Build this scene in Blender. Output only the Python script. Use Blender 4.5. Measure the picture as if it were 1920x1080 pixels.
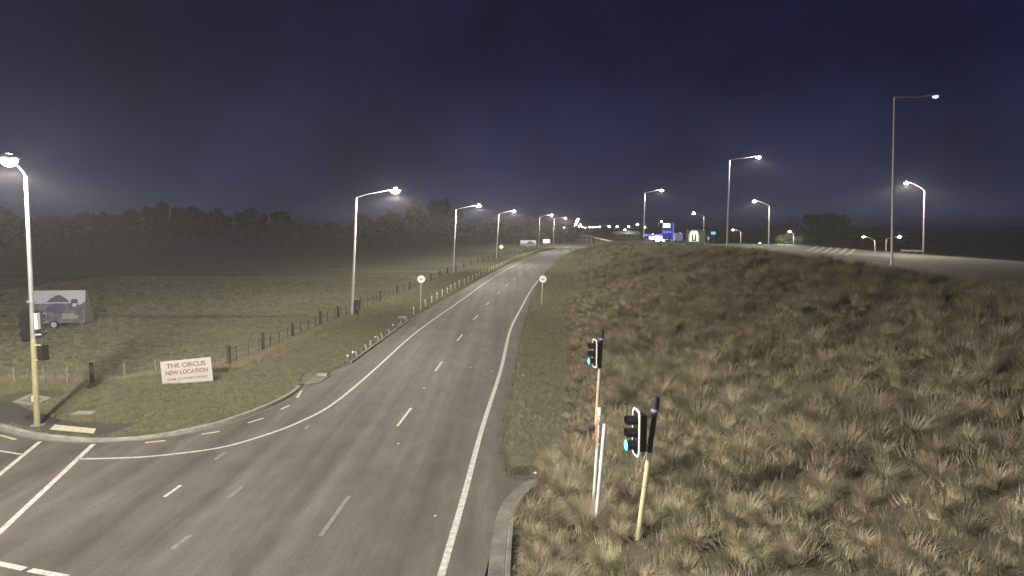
import bpy, bmesh, math, random
import numpy as np
from mathutils import Vector, Matrix, Euler
from mathutils.geometry import tessellate_polygon
random.seed(7); RNG = np.random.default_rng(7)
for o in list(bpy.data.objects): bpy.data.objects.remove(o)
SC = bpy.context.scene; COL = SC.collection
R = math.radians

# ------------------------------------------------------------ camera
F, CAMH = 1263.0, 8.0
PITCH = math.atan(120 / F)
cam = bpy.data.cameras.new('camera'); camo = bpy.data.objects.new('camera', cam); COL.objects.link(camo)
cam.sensor_width = 36; cam.lens = F * 36 / 1920; cam.clip_start = 0.1; cam.clip_end = 6000
camo.location = (0, 0, CAMH); camo.rotation_euler = (math.pi / 2 - PITCH, 0, 0)
SC.camera = camo
# ------------------------------------------------------------ night sky
W = bpy.data.worlds.new('World'); SC.world = W; W.use_nodes = True
nt = W.node_tree; nt.nodes.clear()
wo = nt.nodes.new('ShaderNodeOutputWorld'); bg = nt.nodes.new('ShaderNodeBackground')
tc = nt.nodes.new('ShaderNodeTexCoord'); sx = nt.nodes.new('ShaderNodeSeparateXYZ')
nt.links.new(tc.outputs['Generated'], sx.inputs[0])
rp = nt.nodes.new('ShaderNodeValToRGB'); rp.color_ramp.interpolation = 'EASE'
for i, (p, c) in enumerate([(0.0, (.025, .027, .070)), (.10, (.0150, .0158, .052)), (.24, (.0064, .0066, .030)), (1, (.003, .003, .018))]):
    e = rp.color_ramp.elements[i] if i < 2 else rp.color_ramp.elements.new(p)
    e.position = p; e.color = (*c, 1)
nt.links.new(sx.outputs[2], rp.inputs[0])
nz = nt.nodes.new('ShaderNodeTexNoise'); nz.inputs['Scale'].default_value = 5; nz.inputs['Detail'].default_value = 6
mr = nt.nodes.new('ShaderNodeMapRange'); mr.inputs[1].default_value = .3; mr.inputs[2].default_value = .7
mr.inputs[3].default_value = .6; mr.inputs[4].default_value = 1.45
nt.links.new(tc.outputs['Generated'], nz.inputs[0]); nt.links.new(nz.outputs[0], mr.inputs[0])
nt.links.new(rp.outputs[0], bg.inputs[0]); nt.links.new(mr.outputs[0], bg.inputs[1]); nt.links.new(bg.outputs[0], wo.inputs[0])
vs = SC.view_settings; vs.view_transform = 'Standard'; vs.look = 'None'; vs.exposure = 0; vs.gamma = 1; vs.use_curve_mapping = False
SC.render.engine = 'CYCLES'
cy = SC.cycles
cy.max_bounces = 4; cy.diffuse_bounces = 2; cy.glossy_bounces = 2; cy.volume_bounces = 0; cy.transparent_max_bounces = 8
cy.sample_clamp_direct = 40.0; cy.sample_clamp_indirect = 1.0; cy.caustics_reflective = False; cy.caustics_refractive = False
LAMP_COL = (1.0, .92, .76)

# ------------------------------------------------------------ helpers
def ray(u, v):
    c, s = math.cos(PITCH), math.sin(PITCH)
    return Vector((u - 960, c * F + s * (540 - v), -s * F + c * (540 - v)))
def at(u, v, z=0.0):                     # where the sight line of a photo point meets the level z
    d = ray(u, v); k = (z - CAMH) / d.z
    return Vector((d.x * k, d.y * k, z))
def far(u, v, D):                        # the same at the distance D ahead
    d = ray(u, v); k = D / d.y
    return Vector((d.x * k, D, CAMH + d.z * k))
def lerp_tab(tab, y):
    if y <= tab[0][0]: return tab[0][1]
    for (a, p), (b, q) in zip(tab, tab[1:]):
        if y <= b: return p + (q - p) * (y - a) / (b - a)
    return tab[-1][1]

def mat(name, col, rough=.8, emit=None, var=0, scale=8, metal=0, bump=0, col2=None, detail=6, stretch=None, spec=.3, sample=True, transl=0, rnd=0):
    m = bpy.data.materials.new(name); m.use_nodes = True
    n = m.node_tree.nodes; l = m.node_tree.links; n.clear()
    out = n.new('ShaderNodeOutputMaterial'); b = n.new('ShaderNodeBsdfPrincipled')
    b.inputs['Base Color'].default_value = (*col, 1); b.inputs['Roughness'].default_value = rough
    b.inputs['Metallic'].default_value = metal; b.inputs['Specular IOR Level'].default_value = spec
    l.new(b.outputs[0], out.inputs[0])
    if emit:
        b.inputs['Emission Color'].default_value = (*emit[0], 1); b.inputs['Emission Strength'].default_value = emit[1]
        if not sample: m.cycles.emission_sampling = 'NONE'
    last = None
    if var or col2 or bump:
        t = n.new('ShaderNodeTexCoord'); mp = n.new('ShaderNodeMapping'); l.new(t.outputs['Object'], mp.inputs[0])
        if stretch: mp.inputs['Scale'].default_value = stretch
        z = n.new('ShaderNodeTexNoise'); z.inputs['Scale'].default_value = scale; z.inputs['Detail'].default_value = detail; z.inputs['Roughness'].default_value = .65
        l.new(mp.outputs[0], z.inputs[0])
        if var or col2:
            mx = n.new('ShaderNodeMix'); mx.data_type = 'RGBA'
            c2 = col2 or tuple(c * (1 + var) for c in col); c1 = col if col2 else tuple(c * (1 - var) for c in col)
            mx.inputs[6].default_value = (*c1, 1); mx.inputs[7].default_value = (*c2, 1)
            rg = n.new('ShaderNodeMapRange'); rg.inputs[1].default_value = .33; rg.inputs[2].default_value = .67
            l.new(z.outputs[0], rg.inputs[0]); l.new(rg.outputs[0], mx.inputs[0]); last = mx.outputs[2]
        if bump:
            bp = n.new('ShaderNodeBump'); bp.inputs['Strength'].default_value = bump; bp.inputs['Distance'].default_value = .03
            l.new(z.outputs[0], bp.inputs['Height']); l.new(bp.outputs[0], b.inputs['Normal'])
    if rnd:
        oi = n.new('ShaderNodeObjectInfo'); hs = n.new('ShaderNodeHueSaturation')
        r1 = n.new('ShaderNodeMapRange'); r1.inputs[3].default_value = 1 - rnd; r1.inputs[4].default_value = 1 + rnd
        l.new(oi.outputs['Random'], r1.inputs[0]); l.new(r1.outputs[0], hs.inputs['Value'])
        ml = n.new('ShaderNodeMath'); ml.operation = 'MULTIPLY'; ml.inputs[1].default_value = 7.31
        fr = n.new('ShaderNodeMath'); fr.operation = 'FRACT'; l.new(oi.outputs['Random'], ml.inputs[0]); l.new(ml.outputs[0], fr.inputs[0])
        r2 = n.new('ShaderNodeMapRange'); r2.inputs[3].default_value = .492; r2.inputs[4].default_value = .535
        l.new(fr.outputs[0], r2.inputs[0]); l.new(r2.outputs[0], hs.inputs['Hue'])
        if last: l.new(last, hs.inputs['Color'])
        else: hs.inputs['Color'].default_value = (*col, 1)
        last = hs.outputs[0]
    if last: l.new(last, b.inputs['Base Color'])
    if transl:
        tr = n.new('ShaderNodeBsdfTranslucent'); tr.inputs[0].default_value = (*col, 1)
        if last: l.new(last, tr.inputs[0])
        ms = n.new('ShaderNodeMixShader'); ms.inputs[0].default_value = transl
        l.new(b.outputs[0], ms.inputs[1]); l.new(tr.outputs[0], ms.inputs[2]); l.new(ms.outputs[0], out.inputs[0])
    return m

class MB:
    def __init__(s): s.v = []; s.f = []
    def add(s, vs, fs):
        k = len(s.v); s.v += [tuple(p) for p in vs]; s.f += [tuple(i + k for i in q) for q in fs]; return s
    def box(s, c, d, rot=None):
        M = rot if rot is not None else Matrix.Identity(3); c = Vector(c)
        P = [c + M @ Vector((x * d[0] / 2, y * d[1] / 2, z * d[2] / 2)) for x in (-1, 1) for y in (-1, 1) for z in (-1, 1)]
        return s.add(P, [(0, 1, 3, 2), (4, 6, 7, 5), (0, 4, 5, 1), (2, 3, 7, 6), (0, 2, 6, 4), (1, 5, 7, 3)])
    def tube(s, path, rad, n=8, caps=True):
        path = [Vector(p) for p in path]; m = len(path)
        if not hasattr(rad, '__len__'): rad = [rad] * m
        P = []; up = None
        for i, p in enumerate(path):
            t = (path[min(i + 1, m - 1)] - path[max(i - 1, 0)]).normalized()
            if up is None:
                up = t.orthogonal().normalized()
            up = (up - t * up.dot(t)).normalized(); w = t.cross(up)
            for k in range(n):
                a = 2 * math.pi * k / n; P.append(p + (up * math.cos(a) + w * math.sin(a)) * rad[i])
        Fs = [(i * n + k, i * n + (k + 1) % n, (i + 1) * n + (k + 1) % n, (i + 1) * n + k) for i in range(m - 1) for k in range(n)]
        if caps: Fs += [tuple(range(n))[::-1], tuple((m - 1) * n + k for k in range(n))]
        return s.add(P, Fs)
    def prism(s, pts, n, th):               # 3-D outline pushed along n by th
        n = Vector(n).normalized() * th; m = len(pts); P = [Vector(p) for p in pts]
        return s.add(P + [p + n for p in P], [tuple(range(m))[::-1], tuple(range(m, 2 * m))] + [(i, (i + 1) % m, m + (i + 1) % m, m + i) for i in range(m)])
    def ellipsoid(s, c, r, nu=12, nv=8):
        P = [(c[0], c[1], c[2] - r[2])]
        for j in range(1, nv):
            a = -math.pi / 2 + math.pi * j / nv
            for i in range(nu):
                b = 2 * math.pi * i / nu; P.append((c[0] + r[0] * math.cos(a) * math.cos(b), c[1] + r[1] * math.cos(a) * math.sin(b), c[2] + r[2] * math.sin(a)))
        P.append((c[0], c[1], c[2] + r[2])); t = len(P) - 1
        Fs = [(0, 1 + (i + 1) % nu, 1 + i) for i in range(nu)]
        for j in range(nv - 2):
            a = 1 + j * nu; Fs += [(a + i, a + (i + 1) % nu, a + nu + (i + 1) % nu, a + nu + i) for i in range(nu)]
        a = 1 + (nv - 2) * nu; Fs += [(a + i, a + (i + 1) % nu, t) for i in range(nu)]
        return s.add(P, Fs)
    def build(s, name, m, parent=None, smooth=False, mesh_only=False):
        me = bpy.data.meshes.new(name); me.from_pydata(s.v, [], s.f); me.update()
        bm = bmesh.new(); bm.from_mesh(me); bmesh.ops.recalc_face_normals(bm, faces=bm.faces); bm.to_mesh(me); bm.free()
        me.materials.append(m)
        if smooth:
            for q in me.polygons: q.use_smooth = True
            me.set_sharp_from_angle(angle=R(40))
        if mesh_only: return me
        o = bpy.data.objects.new(name, me); COL.objects.link(o)
        if parent is not None: o.parent = parent
        return o
def tag(o, label=None, cat=None, group=None, kind=None):
    if label: o['label'] = label
    if cat: o['category'] = cat
    if group: o['group'] = group
    if kind: o['kind'] = kind
    return o
def thing(name, loc, label, cat, group=None, rz=0):
    o = bpy.data.objects.new(name, None); COL.objects.link(o); o.location = loc; o.rotation_euler = (0, 0, rz)
    o.empty_display_size = .3
    return tag(o, label, cat, group)
def kids(o): return [c for c in bpy.data.objects if c.parent == o]
def dup(o, loc=None, rz=None, label=None, parent=None):
    c = o.copy(); COL.objects.link(c)
    if parent is not None: c.parent = parent
    for k in kids(o): dup(k, parent=c)
    if loc is not None: c.location = loc
    if rz is not None: c.rotation_euler = (0, 0, rz)
    if label: c['label'] = label
    return c
def sheet(name, pts, m, parent=None, kind=None):
    pts = [Vector(p) for p in pts]; tr = tessellate_polygon([pts])
    b = MB().add(pts, [tuple(t) for t in tr])
    o = b.build(name, m, parent)
    me = o.data
    if me.polygons and sum(p.normal.z * p.area for p in me.polygons) < 0: me.flip_normals()
    return tag(o, kind=kind)
def smooth_path(pts, n=8):
    pts = [Vector(p) for p in pts]; out = []
    for i in range(len(pts) - 1):
        p0, p1, p2, p3 = pts[max(i - 1, 0)], pts[i], pts[i + 1], pts[min(i + 2, len(pts) - 1)]
        for k in range(n):
            t = k / n
            out.append(.5 * ((2 * p1) + (p2 - p0) * t + (2 * p0 - 5 * p1 + 4 * p2 - p3) * t * t + (3 * p1 - p0 - 3 * p2 + p3) * t ** 3))
    out.append(pts[-1]); return out
def strip(path, w, z, name, m, parent, w2=None):
    L = len(path); P = []
    for i, p in enumerate(path):
        t = path[min(i + 1, L - 1)] - path[max(i - 1, 0)]; t.z = 0; t.normalize(); nrm = Vector((-t.y, t.x, 0))
        P += [Vector((p.x, p.y, z)) + nrm * w / 2, Vector((p.x, p.y, z)) - nrm * w / 2]
    b = MB().add(P, [(2 * i, 2 * i + 1, 2 * i + 3, 2 * i + 2) for i in range(L - 1)])
    o = b.build(name, m, parent)
    if sum(q.normal.z for q in o.data.polygons) < 0: o.data.flip_normals()
    return o
def lettering(txt, size, M, m, parent, bold=.012, spacing=1.0, name='lettering', width=None):
    cu = bpy.data.curves.new('t', 'FONT'); cu.body = txt; cu.size = size; cu.align_x = 'CENTER'; cu.align_y = 'CENTER'; cu.offset = bold * size; cu.space_character = spacing
    o = bpy.data.objects.new('t', cu); COL.objects.link(o)
    dg = bpy.context.evaluated_depsgraph_get(); me = bpy.data.meshes.new_from_object(o.evaluated_get(dg))
    bpy.data.objects.remove(o)
    if width:
        xs = [v.co.x for v in me.vertices]; k = width / (max(xs) - min(xs)); c0 = (max(xs) + min(xs)) / 2
        for v in me.vertices: v.co.x = (v.co.x - c0) * k
    me.transform(M); me.materials.clear(); me.materials.append(m); me.name = name
    q = bpy.data.objects.new(name, me); COL.objects.link(q); q.parent = parent
    return q

# ------------------------------------------------------------ materials
M = {}
def asphalt(name, col, streak=.36):
    m = bpy.data.materials.new(name); m.use_nodes = True; n = m.node_tree.nodes; l = m.node_tree.links
    b = n['Principled BSDF']; b.inputs['Roughness'].default_value = .85; b.inputs['Specular IOR Level'].default_value = .25
    t = n.new('ShaderNodeTexCoord')
    def noise(sc, stretch, det=5):
        mp = n.new('ShaderNodeMapping'); mp.inputs['Scale'].default_value = stretch; l.new(t.outputs['Object'], mp.inputs[0])
        z = n.new('ShaderNodeTexNoise'); z.inputs['Scale'].default_value = sc; z.inputs['Detail'].default_value = det; l.new(mp.outputs[0], z.inputs[0]); return z.outputs[0]
    def mrange(s, a, b_):
        r = n.new('ShaderNodeMapRange'); r.inputs[1].default_value = .3; r.inputs[2].default_value = .7; r.inputs[3].default_value = a; r.inputs[4].default_value = b_; l.new(s, r.inputs[0]); return r.outputs[0]
    def mul(a, b_):
        q = n.new('ShaderNodeMath'); q.operation = 'MULTIPLY'; l.new(a, q.inputs[0]); l.new(b_, q.inputs[1]); return q.outputs[0]
    a1 = mrange(noise(1.0, (1.1, .03, 1)), 1 - streak, 1 + streak)       # wheel tracks along the road
    a2 = mrange(noise(.35, (1, 1, 1)), .88, 1.12)                        # broad patches
    a3 = mul(mrange(noise(14, (1, 1, 1), 3), .84, 1.16), mrange(noise(2.2, (1, .35, 1), 6), .86, 1.14))                      # chip seal
    a4 = mrange(noise(70, (1, 1, 1), 2), .78, 1.22)
    s = mul(mul(a1, a2), mul(a3, a4))
    v = n.new('ShaderNodeMix'); v.data_type = 'RGBA'; v.blend_type = 'MULTIPLY'; v.inputs[0].default_value = 1; v.inputs[6].default_value = (*col, 1)
    l.new(s, v.inputs[7]); l.new(v.outputs[2], b.inputs['Base Color'])
    bp = n.new('ShaderNodeBump'); bp.inputs['Strength'].default_value = .5; bp.inputs['Distance'].default_value = .01
    l.new(a4, bp.inputs['Height']); l.new(bp.outputs[0], b.inputs['Normal'])
    return m
M['asphalt'] = asphalt('asphalt', (.091, .082, .076)); M['motorway'] = asphalt('motorway_asphalt', (.185, .160, .130), .08)
M['path'] = asphalt('path_asphalt', (.052, .050, .049), .05)
M['ground'] = mat('paddock_grass', (.068, .074, .044), .95, col2=(.150, .142, .090), stretch=(.35, 1, 1), scale=.16, bump=.6, detail=12)
M['verge'] = mat('verge_grass', (.055, .064, .032), .95, col2=(.10, .10, .055), scale=.9, bump=.6, detail=10)
M['soil'] = mat('bank_soil', (.048, .041, .028), .95, col2=(.11, .094, .062), scale=2.2, bump=.6, detail=10)
M['concrete'] = mat('concrete', (.25, .24, .22), .85, var=.25, scale=3, bump=.15)
M['concrete_dark'] = mat('weathered_concrete', (.15, .145, .135), .9, var=.3, scale=2.5, bump=.2)
M['kerb_old'] = mat('mossy_concrete', (.09, .088, .078), .9, col2=(.20, .195, .18), scale=1.6, bump=.2)
M['white_line'] = mat('white_paint', (.26, .255, .245), .7, col2=(.60, .59, .57), scale=7, detail=10)
M['old_line'] = mat('worn_white_paint', (.095, .092, .088), .75, col2=(.22, .215, .205), scale=6, detail=8)
M['yellow_line'] = mat('yellow_paint', (.34, .31, .19), .7, col2=(.56, .51, .33), scale=6)
M['tactile'] = mat('tactile_yellow', (.47, .43, .31), .8, var=.12, scale=6)
M['galv'] = mat('galvanised_steel', (.52, .52, .52), .5, var=.08, scale=4, metal=.35)
M['galv_mid'] = mat('weathered_galvanised_steel', (.23, .23, .23), .55, var=.1, scale=4, metal=.3)
M['galv_dark'] = mat('dull_galvanised_steel', (.20, .21, .24), .6, var=.1, scale=3, metal=.3)
M['pole_yellow'] = mat('pole_yellow_paint', (.46, .41, .26), .55, var=.08, scale=5)
M['pole_yellow_old'] = mat('faded_yellow_paint', (.27, .248, .155), .6, var=.1, scale=5)
M['pole_white'] = mat('post_white_paint', (.54, .54, .55), .5, var=.1, scale=5)
M['post_grey'] = mat('dusty_white_plastic', (.44, .44, .42), .6, var=.12, scale=5)
M['sign_dull'] = mat('dull_yellow_sheeting', (.42, .38, .20), .6, var=.1, scale=3)
M['black'] = mat('black_plastic', (.013, .013, .015), .5, var=.2, scale=6)
M['off_lens'] = mat('dark_signal_lens', (.03, .02, .018), .25)
M['white'] = mat('white_sheeting', (.82, .82, .80), .5, var=.03, scale=6)
M['board'] = mat('white_board', (.37, .355, .35), .6, var=.05, scale=4)
M['red'] = mat('red_sheeting', (.50, .10, .07), .5, var=.1, scale=5)
M['pink'] = mat('faded_red_sheeting', (.72, .38, .33), .5, var=.05, scale=5)
M['red_text'] = mat('dull_red_lettering', (.20, .095, .080), .6, var=.2, scale=5)
M['sign_yellow'] = mat('yellow_sheeting', (.88, .84, .52), .5, var=.04, scale=5)
M['orange'] = mat('orange_sheeting', (.46, .22, .12), .5, var=.06, scale=5)
M['dark_text'] = mat('black_lettering', (.10, .10, .11), .6, var=.05, scale=5)
M['timber'] = mat('dark_weathered_timber', (.055, .047, .040), .9, var=.35, scale=9, bump=.3)
M['timber_pale'] = mat('pale_batten_timber', (.17, .155, .125), .9, var=.25, scale=9)
M['wire'] = mat('fence_wire', (.22, .22, .22), .5, metal=.6, var=.1)
M['cabinet'] = mat('dark_cabinet_paint', (.032, .032, .036), .55, var=.2, scale=3)
M['rubber'] = mat('black_rubber', (.02, .02, .02), .8, var=.2)
M['tussock'] = mat('tussock_blades', (.225, .190, .130), .75, col2=(.385, .335, .245), scale=.7, detail=5, transl=.2, rnd=.38)
M['drygrass'] = mat('dry_grass_blades', (.215, .185, .125), .8, col2=(.33, .295, .215), scale=2, transl=.2, rnd=.2)
M['grass'] = mat('grass_blades', (.160, .158, .098), .8, col2=(.275, .252, .175), scale=.6, transl=.25, rnd=.3)
M['bark'] = mat('bark', (.06, .05, .04), .9, var=.3, scale=6, bump=.4)
M['leaf'] = mat('dark_foliage', (.016, .020, .011), .8, col2=(.032, .037, .019), scale=.6, transl=.15)
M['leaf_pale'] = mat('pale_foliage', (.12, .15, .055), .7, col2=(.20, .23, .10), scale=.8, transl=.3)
M['lens'] = mat('lit_lamp_glass', (.8, .8, .8), .4, emit=((1, .95, .84), 90), sample=False)
M['lens_dim'] = mat('dim_lamp_glass', (.8, .8, .8), .4, emit=((.75, .82, 1), 1.2), sample=False)
M['lens_green'] = mat('greenish_lamp_glass', (.8, .8, .8), .4, emit=((.85, 1, .5), 3), sample=False)
M['lens_blue'] = mat('blue_white_lamp_glass', (.8, .8, .8), .4, emit=((.55, .85, 1), 12), sample=False)
M['green_light'] = mat('lit_green_signal', (.1, .5, .6), .4, emit=((.17, .58, 1.0), 1.6), sample=False)
M['lit_white'] = mat('lit_white_panel', (.8, .8, .8), .5, emit=((.92, .97, 1), 6), sample=False)
M['lit_arch'] = mat('lit_pale_letter', (.8, .8, .7), .5, emit=((1, .98, .80), 2.6), sample=False)
M['lit_blue'] = mat('lit_blue_fascia', (.05, .05, .3), .5, emit=((.20, .17, .95), .75), sample=False)
M['blue_paint'] = mat('blue_panel_paint', (.03, .03, .13), .5, var=.1, scale=1)
M['lit_sky'] = mat('lit_pale_blue_sign', (.2, .4, .7), .5, emit=((.22, .50, .95), 1.0), sample=False)
M['green_panel'] = mat('dark_green_cladding', (.045, .075, .045), .6, var=.1, scale=1)
M['pale_wall'] = mat('pale_wall_paint', (.42, .45, .50), .7, var=.1, scale=.5)
M['dark_wall'] = mat('dark_wall_cladding', (.08, .08, .085), .7, var=.2, scale=.5)
M['poster_sky'] = mat('poster_pale_sky', (.62, .63, .76), .6, var=.08, scale=1.0)
M['poster_dark'] = mat('poster_dark_ground', (.10, .10, .14), .6, col2=(.26, .26, .31), scale=1.6)
M['poster_roof'] = mat('poster_roof', (.13, .12, .20), .6, var=.2, scale=3)
M['poster_text'] = mat('poster_white_text', (.52, .54, .60), .6, var=.1)
M['poster_orange'] = mat('poster_orange_field', (.32, .20, .06), .6, var=.2)

# ------------------------------------------------------------ ground, bank terrain
TOE = [(-20, -.3), (14.7, -.05), (20, .95), (24, 1.7), (35.6, 2.87), (55.9, 4.46), (72, 6.0), (101, 9.3), (169, 17.4), (226, 25), (320, 40)]
CREST = [(-20, 20.5), (28.7, 21.8), (79, 25), (115, 26.5), (170, 30), (260, 34), (320, 48)]
ZC = [(-20, 4.85), (80, 4.9), (97, 4.5), (150, 3.25), (200, 1.9), (260, .7), (320, .05)]
ZF = [(-20, 3.2), (160, 3.2), (230, 1.6), (320, .02)]
def bank_z(x, y, rough=True):
    xt, xc, zc = lerp_tab(TOE, y), lerp_tab(CREST, y), lerp_tab(ZC, y)
    t = (x - xt) / (xc - xt)
    if t <= 0: return -.05
    n = (.16 * math.sin(x * .9 + y * .35) + .12 * math.sin(y * .6 - x * .45 + 1) + .1 * math.sin(x * 1.7 + 2) * math.sin(y * 1.3)) if rough else 0
    if t <= 1:
        q = 1 - (1 - t) ** 1.25
        return -.05 + (zc + .05) * q + n * min(1, t * 4) * min(1, (1 - t) * 6)
    zf = lerp_tab(ZF, y); k = min(1, (x - xc) / (66 - xc))
    z = zc + (zf - zc) * k
    return z if x <= 67 else max(-.06, z - (x - 67) * .5)
def ground_sheet():
    xs = [-2500, -1200, -500, -250] + list(np.arange(-150, 151, 10)) + [250, 500, 1200, 2500]
    ys = [-400, -100] + list(np.arange(-20, 321, 10)) + [400, 600, 900, 1500, 2200, 3000]
    b = MB(); n = len(xs)
    P = [(x, y, -.06) for y in ys for x in xs]
    b.add(P, [(j * n + i, j * n + i + 1, (j + 1) * n + i + 1, (j + 1) * n + i) for j in range(len(ys) - 1) for i in range(n - 1)])
    return tag(b.build('ground', M['ground']), kind='structure')
ground_sheet()
def bank_grid(name, cols, m):
    ys = list(np.arange(-20, 321, 1.5)); b = MB(); P = []; n = len(cols)
    for y in ys:
        xt, xc = lerp_tab(TOE, y), lerp_tab(CREST, y)
        for c in cols:
            x = xt + (xc - xt) * c if c <= 1 else (xc + (66 - xc) * (c - 1) if c <= 2 else 66 + (c - 2) * 12)
            P.append((x, y, bank_z(x, y)))
    b.add(P, [(j * n + i, j * n + i + 1, (j + 1) * n + i + 1, (j + 1) * n + i) for j in range(len(ys) - 1) for i in range(n - 1)])
    return tag(b.build(name, m, smooth=True), kind='structure')
bank_grid('roadside_bank', [-.02, 0] + [i / 22 for i in range(1, 23)] + [1.05], M['soil'])
mway = bank_grid('motorway', [1.05, 1.2, 1.35, 1.5, 1.65, 1.8, 1.93], M['motorway'])
bank_grid('motorway_shoulder', [1.93, 2.0, 2.3, 2.8], M['soil'])

# ------------------------------------------------------------ road
EDGE_L = [(145, 861), (250, 858), (330, 851), (420, 838), (500, 815), (560, 792), (625, 757), (700, 695), (785, 619.5), (868, 561), (917, 525.5), (957, 502), (989, 486), (1030, 472), (1068, 463)]
EDGE_R = [(827, 1080), (870, 930), (905, 800), (940, 690), (957, 618), (976, 580), (997, 542), (1019, 515), (1040, 494), (1058, 480), (1085, 467)]
eL = smooth_path([at(*p) for p in EDGE_L]); eR = smooth_path([at(*p) for p in EDGE_R])
KERB_L = [(-60, 45), (-32, 31.5), (-24, 27.6), (-20.46, 26.1), (-17.69, 24.75), (-15.34, 24.35), (-13.36, 24.85), (-11.9, 26.1), (-10.9, 28.4), (-10.45, 30.6), (-10.45, 32.3)]
kL = smooth_path([Vector((x, y, 0)) for x, y in KERB_L])
left_side = kL + [Vector(p) for p in [(-9.9, 35, 0), (-9.3, 40, 0), (-8.85, 48, 0), (-8.5, 58, 0), (-7.5, 68, 0), (-5.9, 84, 0), (-4.3, 101, 0), (-1.7, 125, 0), (1.6, 153, 0), (8.6, 195, 0), (18, 237, 0), (40, 300, 0)]]
right_side = [Vector((-.62, -20, 0)), Vector((-.62, 14.7, 0)), Vector((-.3, 18.4, 0))] + [Vector((x, y, 0)) for x, y in [(.3, 19.6), (.95, 20.6), (.8, 21), (.26, 21.2), (-.1, 22), (-.28, 23), (-.1, 30), (0, 33.2), (.5, 44), (1.12, 55.9), (2.1, 72), (3.65, 92), (5.8, 113), (8.57, 135), (13, 168), (19.5, 203), (28, 237), (52, 292)]]
road = sheet('road', [Vector((-60, -20, 0))] + left_side + right_side[::-1], M['asphalt'], kind='structure')
strip(eL, .13, .006, 'edge_line', M['white_line'], road)
strip(eR, .18, .006, 'edge_line', M['white_line'], road)
def line(name, a, b, w, m, z=.006, raw=False):
    if not raw: a, b = at(*a), at(*b)
    return strip([Vector(a), Vector(b)], w, z, name, m, road)
for a, b in [((745, 799), (771, 765)), ((816, 696), (829, 678)), ((857, 639.5), (867, 627)), ((887, 600), (896, 591)), ((911, 572), (918, 566)), ((932, 551.5), (937, 547)), ((948, 537), (952, 533.5)), ((963, 524.5), (966.5, 521.5)), ((975, 514), (978, 511.5)), ((987, 505), (990, 502.5)), ((308, 932), (339, 910))]:
    line('centre_dash', a, b, .11, M['white_line'])
for a, b in [((403, 862), (425, 847)), ((571, 805), (580, 797)), ((428, 934), (455, 912)), ((601, 1005), (655, 930)), ((322, 1030), (357, 1003)), ((887, 527.5), (919, 524.5)), ((969, 485.8), (992, 484.5))]:
    line('worn_dash', a, b, .13, M['old_line'])
line('crossing_line', (-8, 1005), (175, 833), .17, M['white_line']); line('crossing_line', (-80, 955), (75, 828), .15, M['white_line'])
line('limit_line', (-30, 1051), (46, 1067), .17, M['white_line']); line('limit_line', (56, 1069), (125, 1082), .17, M['white_line'])
line('lane_line', (-60, 836), (40, 852), .1, M['white_line'])
for a, b in [((272, 830), (310, 826.5)), ((378, 814.5), (412, 809)), ((465, 793), (494, 784)), ((526, 768), (543, 760)), ((557, 746), (565, 733)), ((0, 816), (30, 824.5))]:
    line('parking_dash', a, b, .12, M['yellow_line'])
for u, v in [(795, 728), (883, 690), (921, 696), (878, 618), (747, 832), (816, 968)]:
    p = at(u, v); MB().box((p.x, p.y, .012), (.07, .07, .02)).build('road_stud', M['post_grey'], road)
# raised verge behind the left kerb, with the footpath
back = [Vector((-60, 62, 0)), Vector((-20, 62, 0))]
vp = kL + [Vector(p) for p in [(-11.2, 35.4, 0), (-12.2, 37.5, 0), (-16, 34.5, 0), (-21, 33.4, 0), (-34, 33, 0), (-60, 47, 0)]]
vo = tag(MB().prism([p + Vector((0, 0, -.055)) for p in vp], (0, 0, 1), .165).build('verge', M['verge']), kind='structure')
def kerb(name, path, w, h, m, inward):
    ks = []; L = len(path)
    prof = [(-.02, -.05), (0.0, h * .8), (.03, h), (w, h), (w, -.05)]
    P = []
    for i, p in enumerate(path):
        t = path[min(i + 1, L - 1)] - path[max(i - 1, 0)]; t.z = 0; t.normalize(); nr = Vector((-t.y, t.x, 0)) * inward
        drop = lerp_tab(DROP, i / (L - 1)) if DROP else 1
        for a, z in prof: P.append(Vector((p.x, p.y, (z if z < 0 else z * drop))) + nr * (a - w + .012))
    n = len(prof)
    b = MB().add(P, [(i * n + k, i * n + k + 1, (i + 1) * n + k + 1, (i + 1) * n + k) for i in range(L - 1) for k in range(n - 1)])
    b.f += [tuple(range(n)), tuple((L - 1) * n + k for k in range(n))]
    return tag(b.build(name, m), kind='structure')
DROP = [(0, 1.35), (.435, 1.35), (.45, 1.3), (.49, .95), (.60, .95), (.64, 1.35), (1, 1.35)]
kerb('kerb', kL, .16, .115, M['concrete'], 1)
strip([p + Vector((0, 0, 0)) for p in kL], .62, .004, 'channel', M['concrete_dark'], None); tag(bpy.data.objects['channel'], kind='structure')
fp = [at(0, 762), at(62, 784), at(103, 793), at(205, 796.5), at(205, 820)]
fpk = [p for p in kL if -40 < p.x < -15.0]
DZ = .117
path_o = sheet('footpath', [Vector((p.x, p.y, DZ)) for p in [Vector((-40, 39, 0)), Vector((-27, 31.2, 0)), Vector((-21.8, 29.0, 0)), Vector((-18.6, 26.8, 0)), Vector((-17.2, 26.2, 0)), Vector((-14.9, 26.05, 0)), Vector((-15.0, 24.45, 0))]] + [Vector((p.x, p.y + .16, DZ)) for p in fpk[::-1]], M['path'], kind='structure')
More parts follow.
